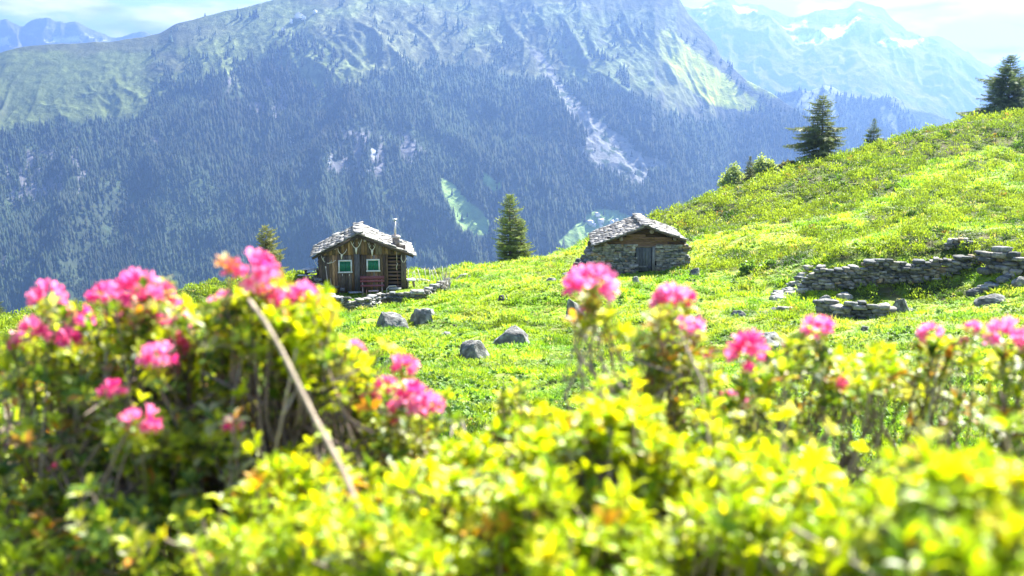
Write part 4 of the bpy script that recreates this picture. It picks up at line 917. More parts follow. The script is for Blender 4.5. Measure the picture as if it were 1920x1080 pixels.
# ------------------------------------------------------------------ stone hut
loc2 = P(1200, 512, 63); S2 = 63 / FPX; rz2 = -R(2.5)
sh = empty('stone_hut', loc2, rz2, 'small stone walled hut with slab roof, timber gable and grey plank door', 'hut')
def X2(px): return (px - 1200) * S2
def Z2(py): return (512 - py) * S2
xl, xr = X2(1114), X2(1287); D2 = 7.0
r = np.random.default_rng(66)
dl, dr_ = X2(1191), X2(1229.5)
def rz_(x): return Z2(459) + (Z2(424) - Z2(459)) * (x - xl) / (X2(1209) - xl) if x < X2(1209) else Z2(452) + (Z2(424) - Z2(452)) * (xr - x) / (xr - X2(1209))
parts = []
parts.append(wall_stones([(xl, .25), (dl - .10, .25)], lambda t: 2.06 - .0 * t, .5, 401, sl=.30, sh=.125, g=1.08, warm=.15, zbase=lambda x, y: -.42))
parts.append(wall_stones([(dr_ + .12, .25), (xr, .25)], lambda t: 1.96, .5, 402, sl=.30, sh=.125, g=1.08, warm=.25, zbase=lambda x, y: -.30))
parts.append(wall_stones([(xl + .25, .5), (xl + .25, D2)], 2.05, .5, 403, sl=.34, sh=.14, g=.85, zbase=lambda x, y: -.42))
parts.append(wall_stones([(xr - .25, .5), (xr - .25, D2)], 2.1, .5, 404, sl=.34, sh=.14, g=.9, zbase=lambda x, y: -.30))
parts.append(wall_stones([(xl, D2 - .25), (xr, D2 - .25)], 1.7, .5, 405, sl=.4, sh=.16, g=.9, zbase=lambda x, y: -.42))
V, F_, C = merge(parts); npmesh('stone_wall', V, F_, M_stone, C, sh)
w = MB(); 
for a, b_, hb, ht in ((xl + .12, dl - .02, -.42, 1.55), (dr_ + .02, xr - .12, -.30, 1.6)): w.box(((a + b_) / 2, .27, (hb + ht) / 2), (b_ - a, .3, ht - hb), col=(.03, .03, .028))
w.box((xl + .3, D2 / 2, .6), (.3, D2 - .6, 2.0), col=(.03, .03, .028)); w.box((xr - .3, D2 / 2, .6), (.3, D2 - .6, 2.0), col=(.03, .03, .028)); w.build('wall_core', M_stone, sh)
w = MB(); z = Z2(463.5)
while z < Z2(427):
    hh = r.uniform(.10, .17); xs = [xx for xx in np.linspace(X2(1126), X2(1282), 90) if rz_(xx) - .06 > z + hh * .8]
    if len(xs) > 3:
        a, b_ = xs[0], xs[-1]; cuts = [a] + sorted(r.uniform(a, b_, 1 if b_ - a > 2 else 0).tolist()) + [b_]
        for q in range(len(cuts) - 1):
            w.box(((cuts[q] + cuts[q + 1]) / 2, .12 + r.normal() * .02, z + hh / 2), (cuts[q + 1] - cuts[q] - .01, .06, hh * .93), ry=r.normal() * .006, col=np.array([.125, .075, .048]) * r.uniform(.4, 1.6), jit=.06)
    z += hh
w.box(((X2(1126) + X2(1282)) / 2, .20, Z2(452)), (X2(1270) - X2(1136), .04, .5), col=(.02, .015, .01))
w.build('timber_gable', M_woodh, sh)
w = MB()
for yy in (D2 - .35,): w.add([(xl + .2, yy, 1.3), (xr - .2, yy, 1.3), (xr - .2, yy, rz_(xr - .2) - .12), (X2(1209), yy, Z2(424) - .12), (xl + .2, yy, rz_(xl + .2) - .12)], Q=[(0, 1, 2, 4)], T=[(4, 2, 3)], c=(.06, .045, .03))
w.build('rear_gable', M_woodh, sh)
w = MB(); x = X2(1191.8)
while x < X2(1221):
    wd = min(r.uniform(.14, .2), X2(1221.5) - x); w.box((x + wd / 2, .10 + r.normal() * .006, Z2(486)), (wd * .95, .05, Z2(463) - Z2(509)), col=np.array([.115, .125, .135]) * r.uniform(.65, 1.3)); x += wd
w.box(((X2(1192) + X2(1221)) / 2, .066, Z2(500)), (.9, .02, .09), col=(.15, .155, .165)); w.box((X2(1217), .065, Z2(501)), (.22, .03, .14), col=(.06, .06, .07))
dn_ = w.build('door', M_wood, sh)
w = MB(); w.tube([(X2(1193.5), .05, Z2(485)), (X2(1193.5), .02, Z2(482))], .02, 6, (.6, .6, .55)); w.build('handle', M_metal, dn_)
w = MB(); w.box((X2(1225.3), .08, Z2(486)), (.17, .12, Z2(461) - Z2(510)), col=(.20, .20, .20)); w.build('door_post', M_wood, sh)
w = MB(); w.box(((X2(1191) + X2(1229)) / 2, .12, Z2(462)), (1.35, .16, .08), col=(.16, .12, .09)); w.build('lintel', M_woodh, sh)
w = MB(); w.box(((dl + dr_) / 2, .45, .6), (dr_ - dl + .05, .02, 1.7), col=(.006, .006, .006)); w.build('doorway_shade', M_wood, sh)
for px, py, rr_ in ((1163.5, 447, .11), (1220.5, 433, .12), (1264, 447, .09), (1134, 457, .12)):
    w = MB(); w.tube([(X2(px), -.22, Z2(py)), (X2(px), .7, Z2(py))], rr_, 10, np.array([.20, .16, .14]) * r.uniform(.8, 1.2)); w.build('purlin', M_wood, sh)
w = MB(); le = (X2(1112), Z2(461)); rg_ = (X2(1209), Z2(424)); re = (X2(1284), Z2(450))
for a, b_ in ((le, rg_), (rg_, re)):
    w.beam((a[0], -.33, a[1]), (b_[0], -.33, b_[1]), .09, .10, (.09, .07, .06))
    a = (a[0] + (.2 if a[0] < rg_[0] - .1 else 0), a[1] + (.02 if a[0] < rg_[0] - .1 else -.06)); b_ = (b_[0] - (.2 if b_[0] > rg_[0] + .1 else 0), b_[1] - (.0 if b_[0] > rg_[0] + .1 else .06))
    for i in range(14):
        y = -.33 + (D2 + .2) * (i + .5) / 14; w.beam((a[0], y, a[1] + .05), (b_[0], y, b_[1] + .05), .45, .03, (.06, .05, .04))
w.build('roof_boarding', M_woodh, sh)
mb = slab_roof(None, le[0], re[0], (rg_[0], rg_[1] + .02), -.42, D2 + .1, 88, le[1], re[1], row=.26, sw=.36, th=.045, sag=.10, colr=np.array([.165, .16, .15])); mb.build('roof', M_slate, sh)
# rubble buttress beside it
rr3 = np.random.default_rng(91); n = 150; q = rr3.random((n, 3)); bx_, by_ = loc2[0] + xl, loc2[1]
xx = bx_ - .05 - q[:, 0] ** 1.4 * 1.5; yy = by_ + .2 + q[:, 1] * 3.2; top = np.clip(1 - (bx_ - xx) / 1.3, .05, 1) * 1.55; zz = H(xx, yy) + q[:, 2] * top
V, F_, C = stone_set(np.c_[xx, yy, zz], np.c_[.3 + .3 * q[:, 2], .25 + .25 * q[:, 0], .13 + .15 * q[:, 1]], q[:, 1] * 3, stone_cols(n, rr3, .8), seed=92)
o = npmesh('rubble_heap', V, F_, M_stone, C); tag(o, 'sloping heap of dark rubble against the left side of the stone hut', 'rubble')

# ------------------------------------------------------------------ boulders and slabs in the meadow
def ico(n=4):
    import bmesh
    bm = bmesh.new(); bmesh.ops.create_icosphere(bm, subdivisions=n, radius=1.0); V = np.array([v.co[:] for v in bm.verts]); F_ = np.array([[v.index for v in f.verts] for f in bm.faces]); bm.free(); return V, F_
IV, IF = ico(4)
def boulder(px, py, wpx, hpx, d, seed, label, cat='boulder', name='boulder', flat=False, g=1.0, rot=None, group=None):
    x, y, _ = P(px, py, d); z = Hs(x, y); w = wpx / FPX * d * 1.22; h = hpx / FPX * d * .92 + .08
    r = np.random.default_rng(seed); V = IV.copy()
    for k in range(11):      # cut facets
        nrm = r.normal(size=3); nrm[2] = abs(nrm[2]) * (.7 if not flat else 1.8); nrm /= np.linalg.norm(nrm); lim = r.uniform(.55, .82); dd = V @ nrm; V = V - np.clip(dd - lim, 0, None)[:, None] * nrm
    for k in range(2):
        nrm = np.array([r.normal() * .18, r.normal() * .18, 1.]); nrm /= np.linalg.norm(nrm); dd = V @ nrm; V = V - np.clip(dd - .62, 0, None)[:, None] * nrm * .6
    V[:, :2] *= (1.06 - .12 * V[:, 2:3])
    nse = fbm(V[:, 0] * 2.2 + seed + V[:, 2] * 1.3, V[:, 1] * 2.2 + V[:, 2] * 1.7, seed, 5); V = V * (1 + (nse[:, None] - .5) * .30)
    nse2 = rid(V[:, 0] * 5 + V[:, 2] * 3, V[:, 1] * 5 - V[:, 2] * 4, seed + 2, 3); V = V * (1 - (nse2[:, None] - .5) * .07)
    V /= np.array([np.ptp(V[:, 0]) / 2, np.ptp(V[:, 1]) / 2, 1]); V[:, 2] /= V[:, 2].max(); V = V * np.array([w / 2, w / 2 * .8, h])
    lich = fbm(V[:, 0] * 9, V[:, 1] * 9 + V[:, 2] * 9, seed + 4, 4)[:, None]; st = fbm(V[:, 0] * 2 + V[:, 2] * 3, V[:, 1] * 3, seed + 9, 3)[:, None]
    C = np.array([[.135, .135, .125]]) * (.55 + st * .9) * g; C = np.where(lich > .62, np.array([[.27, .27, .24]]), C); C = np.where(lich < .33, C * .6, C)
    o = npmesh(name, V, IF, M_rock, C, smooth=False); o.location = (x, y, z + .04 * h); o.rotation_euler = (0, 0, rot if rot is not None else r.uniform(-.3, .3))
    return tag(o, label, cat, group)
boulder(732, 618, 60, 36, 45.5, 1, 'large dark flat topped boulder below the left end of the hut wall')
boulder(794, 607, 42, 28, 47.0, 2, 'grey split boulder with a second stone behind it, below the hut')
boulder(801, 590, 34, 18, 49.5, 3, 'smaller stone tucked behind the split grey boulder')
boulder(886, 672, 62, 34, 33.5, 4, 'rounded grey boulder lowest in the middle meadow')
boulder(963, 645, 80, 30, 38.0, 5, 'widest low boulder in the middle meadow, right of the rounded one')
boulder(1444, 640, 62, 26, 36, 6, 'flat pale slab boulder in the weeds behind the right flowers', flat=True, g=1.6)
boulder(1438, 617, 40, 9, 39, 7, 'thin flat stone just above the pale slab boulder', flat=True, g=1.3)
boulder(1076, 582, 42, 42, 48, 8, 'dark boulder half hidden behind the middle pink flower')
boulder(1302, 517, 21, 15, 60, 9, 'small dark stone right of the stone hut', cat='stone', name='stone')
boulder(1693, 570, 32, 30, 45.5, 10, 'pointed dark stone standing left of the large shrub mat', cat='stone', name='stone', g=1.1)
boulder(1862, 557, 56, 13, 45, 11, 'flat dark slab lying right of the large shrub mat', flat=True, cat='stone', name='stone')
boulder(1915, 537, 30, 9, 46, 12, 'flat pale slab at the right edge below the boulder wall', flat=True, g=1.5, cat='stone', name='stone')
boulder(880, 705, 22, 10, 30, 13, 'flat reddish stone below the rounded grey boulder', flat=True, g=1.2, cat='stone', name='stone')
boulder(838, 640, 20, 9, 41, 14, 'small flat stone left of the wide low boulder', flat=True, g=1.5, cat='stone', name='stone')
boulder(852, 616, 13, 8, 45, 15, 'small brown stone above the wide low boulder', cat='stone', name='stone')
boulder(945, 567, 26, 7, 53, 16, 'dark flat stone alone in the upper middle meadow', flat=True, g=.7, cat='stone', name='stone')
boulder(872, 518, 30, 7, 68, 17, 'pale flat stone near the crest left of the twin spruce', flat=True, g=1.7, cat='stone', name='stone')
boulder(1035, 540, 20, 7, 62, 18, 'reddish flat stone in the grass left of the stone hut', flat=True, g=1.1, cat='stone', name='stone')
boulder(788, 527, 34, 6, 67, 19, 'broad pale slab set in the grass right of the hut', flat=True, g=2.0, cat='stone', name='stone')
boulder(1192, 543, 16, 9, 57, 20, 'pale small stone in the grass in front of the stone hut', g=1.7, cat='stone', name='stone')
boulder(1688, 556, 60, 9, 46.5, 21, 'thin slab lying behind the pointed dark stone', flat=True, g=1.3, cat='stone', name='stone')
boulder(1385, 598, 26, 9, 45, 22, 'brown stone in the weeds left of the flat stone line', g=1.0, flat=True, cat='stone', name='stone')
boulder(1550, 544, 26, 12, 49, 23, 'squared grey stone fallen at the left foot of the tall ruined wall', g=1.3, cat='stone', name='stone')
boulder(1583, 541, 30, 9, 49.4, 24, 'broad pale stone fallen at the foot of the tall ruined wall', flat=True, g=1.7, cat='stone', name='stone')
boulder(1622, 626, 16, 7, 39, 25, 'small brown stone in the weeds under the lower ruined wall', g=.8, cat='stone', name='stone')
rr4 = np.random.default_rng(95); rs = random.Random(12)
rub = []
for i in range(34):
    px = rs.uniform(1455, 1530); py = rs.uniform(512, 545) - (px - 1455) * .1; d = 52.5 - (py - 520) * .08
    x, y, _ = P(px, py, d); rub.append((x, y, Hs(x, y) + .05))
rub = np.array(rub); V, F_, C = stone_set(rub, np.c_[.3 + .5 * rr4.random(34), .3 + .3 * rr4.random(34), .12 + .14 * rr4.random(34)], rr4.random(34), stone_cols(34, rr4, 1.45), seed=96)
tag(npmesh('rubble_heap', V, F_, M_stone, C), 'spread of tumbled flat stones at the left end of the tall ruined wall', 'rubble')
rub = []
for i in range(24):
    px = rs.uniform(1825, 1900); py = rs.uniform(528, 542); x, y, _ = P(px, py, 46.8); rub.append((x, y, Hs(x, y) + .04))
rub = np.array(rub); V, F_, C = stone_set(rub, np.c_[.3 + .4 * rr4.random(24), .3 + .3 * rr4.random(24), .14 + .14 * rr4.random(24)], rr4.random(24), stone_cols(24, rr4, 1.1), seed=97)
tag(npmesh('rubble_heap', V, F_, M_stone, C), 'pale tumbled stones at the foot of the boulder wall on the right', 'rubble')

# ------------------------------------------------------------------ foreground alpenrose bushes (real size, one to three metres from the camera)
def leaf_template():
    V = []; F_ = []; n = 4
    prof = [(0, .02), (.28, .17), (.58, .21), (.84, .14), (1.0, .015)]
    for i, (t_, w_) in enumerate(prof):
        z = .16 * math.sin(t_ * 2.2) - .10 * t_ * t_
        V += [(-w_, t_, z + .05 * (w_ > .05)), (0, t_, z - .02), (w_, t_, z + .05 * (w_ > .05))]
    for i in range(n):
        for j in range(2): a = i * 3 + j; F_.append((a, a + 1, a + 4, a + 3))
    return np.array(V), F_
LV, LF = leaf_template()
PAL = {  # young leaf, old leaf, other : colour, weight
    'yellow': [((.48, .57, .015), .44), ((.36, .50, .020), .26), ((.60, .54, .02), .08), ((.22, .36, .02), .14), ((.60, .34, .03), .015), ((.42, .48, .26), .05)],
    'mixed': [((.46, .54, .03), .34), ((.11, .20, .03), .24), ((.30, .38, .06), .20), ((.44, .46, .26), .14), ((.06, .11, .025), .10), ((.55, .26, .05), .03), ((.28, .16, .07), .03)],
    'dark': [((.09, .16, .03), .26), ((.16, .25, .04), .24), ((.42, .50, .04), .28), ((.46, .50, .30), .24), ((.05, .08, .04), .06), ((.50, .24, .06), .03)],  # pale undersides, weighted up to stand for bright blurred glints
    'sparse': [((.36, .44, .03), .30), ((.16, .24, .04), .24), ((.46, .48, .28), .18), ((.34, .36, .12), .16), ((.50, .28, .06), .06), ((.2, .12, .06), .06)],
}
def pick(pal, n, r):
    c = np.array([q[0] for q in PAL[pal]]); w = np.array([q[1] for q in PAL[pal]]); return c[r.choice(len(c), n, p=w / w.sum())]
def make_leaves(whorls, r):
    """whorls: list of (pos, axis, size, pal, nleaf, open)"""
    Ms = []; T = []; C = []
    for pos, ax, sz, pal, nl, op in whorls:
        B = frame_from(np.array([ax]))[0]; a0 = r.random() * 6.28; base = pick(pal, 1, r)[0]
        for i in range(nl):
            a = a0 + i * 2.399 + r.normal() * .15; el = op + r.normal() * .22 - .35 * (i / nl); L = sz * r.uniform(.70, 1.12)
            dr = np.array([math.cos(a) * math.cos(el), math.sin(a) * math.cos(el), math.sin(el)]); up = np.array([-math.cos(a) * math.sin(el), -math.sin(a) * math.sin(el), math.cos(el)])
            sd_ = np.cross(dr, up); m = B @ np.stack([sd_ * L * r.uniform(.85, 1.15), dr * L, up * L], -1)
            Ms.append(m); T.append(pos + B @ (dr * sz * .05 + np.array([0, 0, -i * sz * .03]))); c = base if r.random() < .62 else pick(pal, 1, r)[0]; C.append(c * r.uniform(.75, 1.2))
    return inst(LV, LF, np.array(Ms), np.array(T), np.array(C))
def floret_template():
    V = []; F_ = []
    for k in range(5):
        a = k * 2 * math.pi / 5; ca, sa = math.cos(a), math.sin(a)
        def q(rad, z, w): return [(ca * rad - sa * w, sa * rad + ca * w, z), (ca * rad + sa * w, sa * rad - ca * w, z)]
        b = len(V); V += q(.06, 0, .05) + q(.17, .40, .14) + q(.34, .72, .22) + q(.56, .90, .15); V.append((ca * .64, sa * .64, .88))
        F_ += [(b, b + 1, b + 3, b + 2), (b + 2, b + 3, b + 5, b + 4), (b + 4, b + 5, b + 7, b + 6)]; F_.append((b + 6, b + 7, b + 8, b + 8))
    return np.array(V), F_
FV, FF = floret_template()
def flower(pos, size, r, parent, deep=0.5):
    nf = int(14 + 5 * r.random()); dirs = []
    for i in range(nf):
        e = math.asin(1 - 1.25 * (i + .5) / nf); a = i * 2.399 + r.normal() * .2; dirs.append((math.cos(a) * math.cos(e), math.sin(a) * math.cos(e), math.sin(e)))
    dirs = np.array(dirs) + r.normal(size=(nf, 3)) * .15; R_ = size * .50; fl = size * .38
    M = frame_from(dirs, r.random(nf) * 6.28) * (fl * (.6 + .6 * r.random(nf)))[:, None, None]
    mix_ = np.clip(deep + r.normal(size=(nf, 1)) * .3, 0, 1); c = np.array([[.86, .30, .54]]) * (1 - mix_) + np.array([[.76, .05, .27]]) * mix_
    tc = np.ones((len(FV), 3)); tc[:, 1] = np.where(FV[:, 2] < .3, .45, np.where(FV[:, 2] < .6, .8, 1.2)); tc[:, 2] = np.where(FV[:, 2] < .3, .6, 1.0)
    V, F_, C = inst(FV, FF, M, dirs * (R_ - fl * .62)[..., None] if np.ndim(R_) else dirs * (R_ - fl * .62), c, tcol=tc, jit=.12)
    Q = [f for f in F_ if f[2] != f[3]]; T = [f[:3] for f in F_ if f[2] == f[3]]
    o = npmesh('flower_cluster', V + np.array(pos), [np.array(Q), np.array(T)], M_petal, C, parent, smooth=True)
    return o
def alpenrose(label, base_px, base_d, regions, flowers, seed, pal='mixed', stem=(.16, .12, .10), leafsz=.0225, tiers=(2, 4), nstem=5, fsz=1.0, dead=0, spread=.25, cat='bush', name='alpenrose_bush', tdense=1.0, deep=.45, side=.7, nodeh=(.5, .75)):
    r = np.random.default_rng(seed); bx, by, _ = P(base_px, 1080, base_d); bz = Hs(bx, by) - .05
    e = empty(name, (bx, by, bz), 0, label, cat); O = np.array([bx, by, bz])
    tips = []
    for cx, cy, rx, ry, d0, d1, n, pl in regions:
        for k in range(int(n * tdense)):
            a = r.random() * 6.28; q = math.sqrt(r.random()); d = r.uniform(d0, d1)
            tips.append((np.array(P(cx + rx * q * math.cos(a), cy + ry * q * math.sin(a), d)) - O, pl or pal, None))
    for fx, fy, fs, fd in flowers:
        tips.append((np.array(P(fx, fy + fs * .30, fd)) - O, pal, (fs / FPX * fd, np.array(P(fx, fy, fd)) - O)))
    zmin = min(t[0][2] for t in tips); ztop = max(t[0][2] for t in tips); xs = [t[0][0] for t in tips]
    # main stems, branch nodes
    nodes = []; st = MB(); sc = np.array(stem)
    for k in range(nstem):
        f = (k + .5) / nstem; nx = min(xs) + (max(xs) - min(xs)) * f + r.normal() * .02; ny = np.mean([t[0][1] for t in tips]) + r.normal() * .10; nz_ = ztop * r.uniform(*nodeh)
        p1 = np.array([nx, ny, nz_]); p0 = np.array([r.normal() * .05, r.normal() * .05, 0]); pm = p0 * .45 + p1 * .55 + r.normal(size=3) * .03 - np.array([0, 0, nz_ * .12])
        st.tube([p0, pm, p1], [.008, .0055, .004], 6, sc * r.uniform(.7, 1.4), cap=False); nodes.append(p1)
    nodes = np.array(nodes); wh = []
    for p, pl, fl in tips:
        dist = np.abs(nodes[:, 0] - p[0]) + .5 * np.abs(nodes[:, 1] - p[1]); b = nodes[np.argmin(dist + r.random(len(nodes)) * .05)]
        if b[2] > p[2] - .03: b = p + np.array([r.normal() * .04 - p[0] * .12, r.normal() * .04, -r.uniform(.14, .30)])
        ax = p - b; ax /= np.linalg.norm(ax) + 1e-9; ax = ax * spread + np.array([r.normal() * .18, r.normal() * .18, 1.0]) + np.array([ax[0], ax[1], 0]) * .5; ax /= np.linalg.norm(ax)
        L = np.linalg.norm(p - b); kn = p - ax * L * .40 + r.normal(size=3) * .012; m2 = (b * .55 + kn * .45) + r.normal(size=3) * np.array([.045, .03, .015])
        c = sc * r.uniform(.6, 1.5) + (np.array([.12, .11, .10]) if r.random() < .25 else 0)
        st.tube([b, m2, kn, p], [.0033, .0026, .0020, .0014], 5, c, cap=False)
        nt_ = int(r.integers(*tiers)); sz = leafsz * r.uniform(.8, 1.25)
        if fl: wh.append((p + ax * .002, ax, sz, pl, 9, .35))
        else: wh.append((p, ax, sz, pl, int(r.integers(8, 12)), r.uniform(.55, 1.1)))
        q = p.copy()
        for k in range(nt_):
            q = q - ax * sz * r.uniform(.5, .9) + r.normal(size=3) * .002; wh.append((q, ax, sz * r.uniform(.8, 1.0), pl, int(r.integers(4, 8)), r.uniform(.1, .6)))
        if r.random() < side:      # a short side twig
            s0 = kn + (p - kn) * r.random(); dv = np.array([r.normal(), r.normal(), abs(r.normal()) + .4]); dv /= np.linalg.norm(dv); s1 = s0 + dv * r.uniform(.03, .07)
            st.tube([s0, s1], [.002, .0013], 4, c, cap=False); wh.append((s1, dv, sz * .85, pl, 8, .6))
    for k in range(dead):          # bare dead twigs low in the bush
        b2 = nodes[r.integers(len(nodes))] + r.normal(size=3) * np.array([.06, .05, .04]); t_ = b2 + np.array([r.normal() * .07, r.normal() * .06, r.uniform(-.02, .07)])
        st.tube([b2, (b2 + t_) / 2 + r.normal(size=3) * .02, t_], [.003, .0022, .0008], 4, sc * r.uniform(.9, 2.0) + .02, cap=False)
    st.build('stems', M_twig, e)
    V, F_, C = make_leaves(wh, r); npmesh('leaves', V, F_, M_leaf, C, e, smooth=True)
    for (p, pl, fl), in zip([t for t in tips if t[2]]):
        o = flower(fl[1], fl[0] * fsz, r, e, deep=np.clip(deep + r.normal() * .15, 0, 1))
    return e
# left group
alpenrose('tall alpenrose bush at the left edge with four pink flower heads above its leaves', 60, 1.55,
    [(60, 700, 75, 60, 1.45, 1.7, 26, None), (150, 640, 60, 45, 1.45, 1.7, 18, None), (50, 880, 100, 110, 1.35, 1.8, 60, 'mixed'), (170, 830, 70, 120, 1.4, 1.8, 40, 'mixed'), (60, 1040, 120, 70, 1.15, 1.6, 34, 'mixed'), (130, 590, 70, 12, 1.5, 1.6, 3, 'dark')],
    [(89, 560, 62, 1.55), (62, 626, 58, 1.5), (142, 603, 56, 1.56), (128, 642, 52, 1.5), (16, 832, 24, 1.6), (95, 850, 26, 1.65), (28, 648, 30, 1.5)], 501, 'mixed', dead=30, nstem=7, deep=.55, fsz=.92)
alpenrose('large alpenrose bush crowded with pink flower heads, second from the left edge', 290, 1.5,
    [(290, 620, 90, 40, 1.45, 1.65, 26, None), (260, 720, 110, 70, 1.45, 1.75, 42, None), (300, 860, 120, 90, 1.35, 1.8, 60, 'mixed'), (260, 1010, 150, 90, 1.15, 1.5, 50, 'mixed'), (370, 720, 60, 110, 1.5, 1.8, 30, None), (370, 900, 110, 110, 1.32, 1.6, 60, 'mixed')],
    [(197, 556, 54, 1.55), (262, 545, 74, 1.5), (243, 570, 40, 1.53), (275, 592, 56, 1.52), (300, 612, 60, 1.5), (330, 590, 46, 1.55), (293, 678, 70, 1.38), (330, 640, 42, 1.5), (357, 655, 34, 1.5), (255, 632, 34, 1.55), (266, 795, 68, 1.26), (213, 735, 46, 1.34), (318, 572, 40, 1.6), (208, 688, 24, 1.5), (240, 788, 34, 1.27), (310, 545, 34, 1.6), (285, 560, 44, 1.48), (345, 615, 34, 1.55), (228, 600, 28, 1.55), (325, 700, 30, 1.5), (100, 880, 22, 1.5), (240, 880, 22, 1.6)], 502, 'mixed', dead=35, nstem=9, deep=.42, fsz=.88)
alpenrose('highest alpenrose bush with pale pink heads, its tip just left of the wooden hut', 500, 1.45,
    [(440, 610, 55, 45, 1.4, 1.6, 24, 'mixed'), (560, 610, 62, 45, 1.35, 1.55, 34, 'yellow'), (480, 700, 120, 70, 1.4, 1.7, 40, 'mixed'), (590, 680, 50, 60, 1.4, 1.6, 20, 'mixed'), (500, 850, 130, 90, 1.45, 1.8, 40, 'sparse'), (470, 590, 40, 30, 1.4, 1.5, 10, 'yellow'), (470, 1000, 90, 80, 1.2, 1.6, 26, 'sparse')],
    [(474, 516, 78, 1.42), (498, 540, 46, 1.45), (520, 568, 56, 1.45), (545, 556, 36, 1.47), (570, 556, 52, 1.48), (420, 574, 44, 1.5), (438, 800, 36, 1.3), (530, 590, 34, 1.45)], 503, 'mixed', dead=55, nstem=9, deep=.30)
# middle group
alpenrose('smaller alpenrose bush in the middle left with salmon pink heads, below the boulders', 730, 1.6,
    [(700, 790, 70, 60, 1.5, 1.8, 34, 'mixed'), (770, 840, 70, 60, 1.5, 1.8, 26, 'sparse'), (650, 740, 50, 60, 1.5, 1.8, 20, 'mixed'), (760, 930, 80, 60, 1.45, 1.8, 24, 'sparse'), (665, 690, 30, 20, 1.5, 1.6, 5, 'yellow')],
    [(668, 660, 46, 1.55), (757, 692, 56, 1.5), (725, 722, 42, 1.55), (770, 752, 74, 1.45), (812, 760, 44, 1.5), (684, 758, 38, 1.55), (745, 765, 40, 1.5), (640, 700, 26, 1.6), (650, 735, 22, 1.6), (672, 816, 26, 1.6), (792, 780, 24, 1.5), (735, 790, 26, 1.5), (630, 760, 20, 1.55), (700, 745, 28, 1.55)], 504, 'mixed', dead=60, nstem=6, deep=.32, fsz=.84)
alpenrose('slender flowerless alpenrose sprout standing alone left of the middle pink head', 960, 1.9,
    [(960, 790, 38, 50, 1.8, 2.0, 16, 'sparse'), (955, 755, 20, 16, 1.8, 1.9, 4, 'mixed'), (1000, 830, 50, 30, 1.7, 2.0, 10, 'sparse')], [], 505, 'sparse', dead=10, nstem=2, leafsz=.022)
alpenrose('slim alpenrose shoot with one large pink head left of the stone hut foot', 1120, 1.5,
    [(1110, 600, 48, 18, 1.45, 1.55, 9, 'sparse'), (1160, 640, 30, 30, 1.45, 1.55, 3, 'sparse'), (1190, 730, 60, 25, 1.5, 1.6, 8, 'sparse')], [(1105, 537, 80, 1.48), (1100, 580, 26, 1.48)], 506, 'sparse', dead=8, nstem=3, deep=.30, stem=(.20, .17, .14), side=.5, tiers=(0, 2), nodeh=(.74, .84))
alpenrose('alpenrose shoot with two pink heads below the stone hut', 1270, 1.6,
    [(1235, 600, 45, 14, 1.5, 1.7, 7, 'sparse'), (1290, 660, 50, 22, 1.5, 1.7, 9, 'sparse'), (1250, 700, 50, 30, 1.5, 1.7, 9, 'sparse'), (1240, 780, 60, 40, 1.5, 1.8, 14, 'mixed')], [(1260, 562, 56, 1.6), (1240, 566, 36, 1.6), (1284, 560, 34, 1.6), (1290, 618, 50, 1.55), (1330, 668, 18, 1.6)], 507, 'sparse', dead=14, nstem=4, deep=.38, side=.6, nodeh=(.68, .8))
alpenrose('alpenrose bush with one bright pink head in front of the flat slab boulder', 1410, 1.5,
    [(1400, 720, 60, 35, 1.4, 1.6, 9, 'mixed'), (1380, 800, 80, 50, 1.4, 1.7, 15, 'mixed'), (1470, 680, 35, 30, 1.45, 1.6, 7, 'mixed')], [(1403, 665, 70, 1.42), (1381, 757, 46, 1.55), (1360, 748, 26, 1.55)], 508, 'mixed', dead=24, nstem=4, deep=.35, stem=(.15, .12, .10), side=.35, tiers=(1, 3))
alpenrose('alpenrose bush with a small pink head and yellow green tips below the lower ruined wall', 1560, 1.65,
    [(1530, 665, 50, 22, 1.55, 1.75, 9, 'mixed'), (1620, 690, 60, 38, 1.55, 1.75, 15, 'yellow'), (1570, 740, 90, 35, 1.6, 1.8, 12, 'mixed'), (1500, 800, 70, 50, 1.6, 1.8, 8, 'sparse')], [(1535, 622, 50, 1.6), (1580, 722, 22, 1.6), (1478, 650, 20, 1.6)], 509, 'mixed', dead=30, nstem=5, deep=.4, stem=(.15, .12, .10), side=.35, tiers=(1, 3))
alpenrose('thin stemmed alpenrose bush with two little pink heads near the right edge', 1770, 1.7,
    [(1750, 665, 40, 22, 1.6, 1.8, 7, 'mixed'), (1700, 690, 40, 28, 1.6, 1.8, 7, 'sparse'), (1800, 660, 30, 30, 1.6, 1.8, 5, 'mixed'), (1760, 740, 60, 30, 1.6, 1.8, 7, 'sparse'), (1700, 780, 40, 20, 1.6, 1.8, 3, 'sparse')], [(1745, 628, 38, 1.65), (1823, 616, 26, 1.65), (1808, 640, 16, 1.65)], 510, 'sparse', dead=26, nstem=4, deep=.42, stem=(.15, .12, .10), side=.35, tiers=(1, 3))
alpenrose('alpenrose bush cut by the right edge with a full pink head', 1900, 1.6,
    [(1890, 680, 45, 25, 1.5, 1.7, 8, 'mixed'), (1880, 750, 60, 45, 1.5, 1.75, 13, 'sparse'), (1960, 720, 40, 70, 1.5, 1.7, 8, 'mixed'), (1900, 830, 70, 40, 1.5, 1.8, 8, 'mixed')], [(1883, 632, 62, 1.55), (1925, 645, 30, 1.55)], 511, 'mixed', dead=24, nstem=4, deep=.38, stem=(.15, .12, .10), side=.35, tiers=(1, 3))
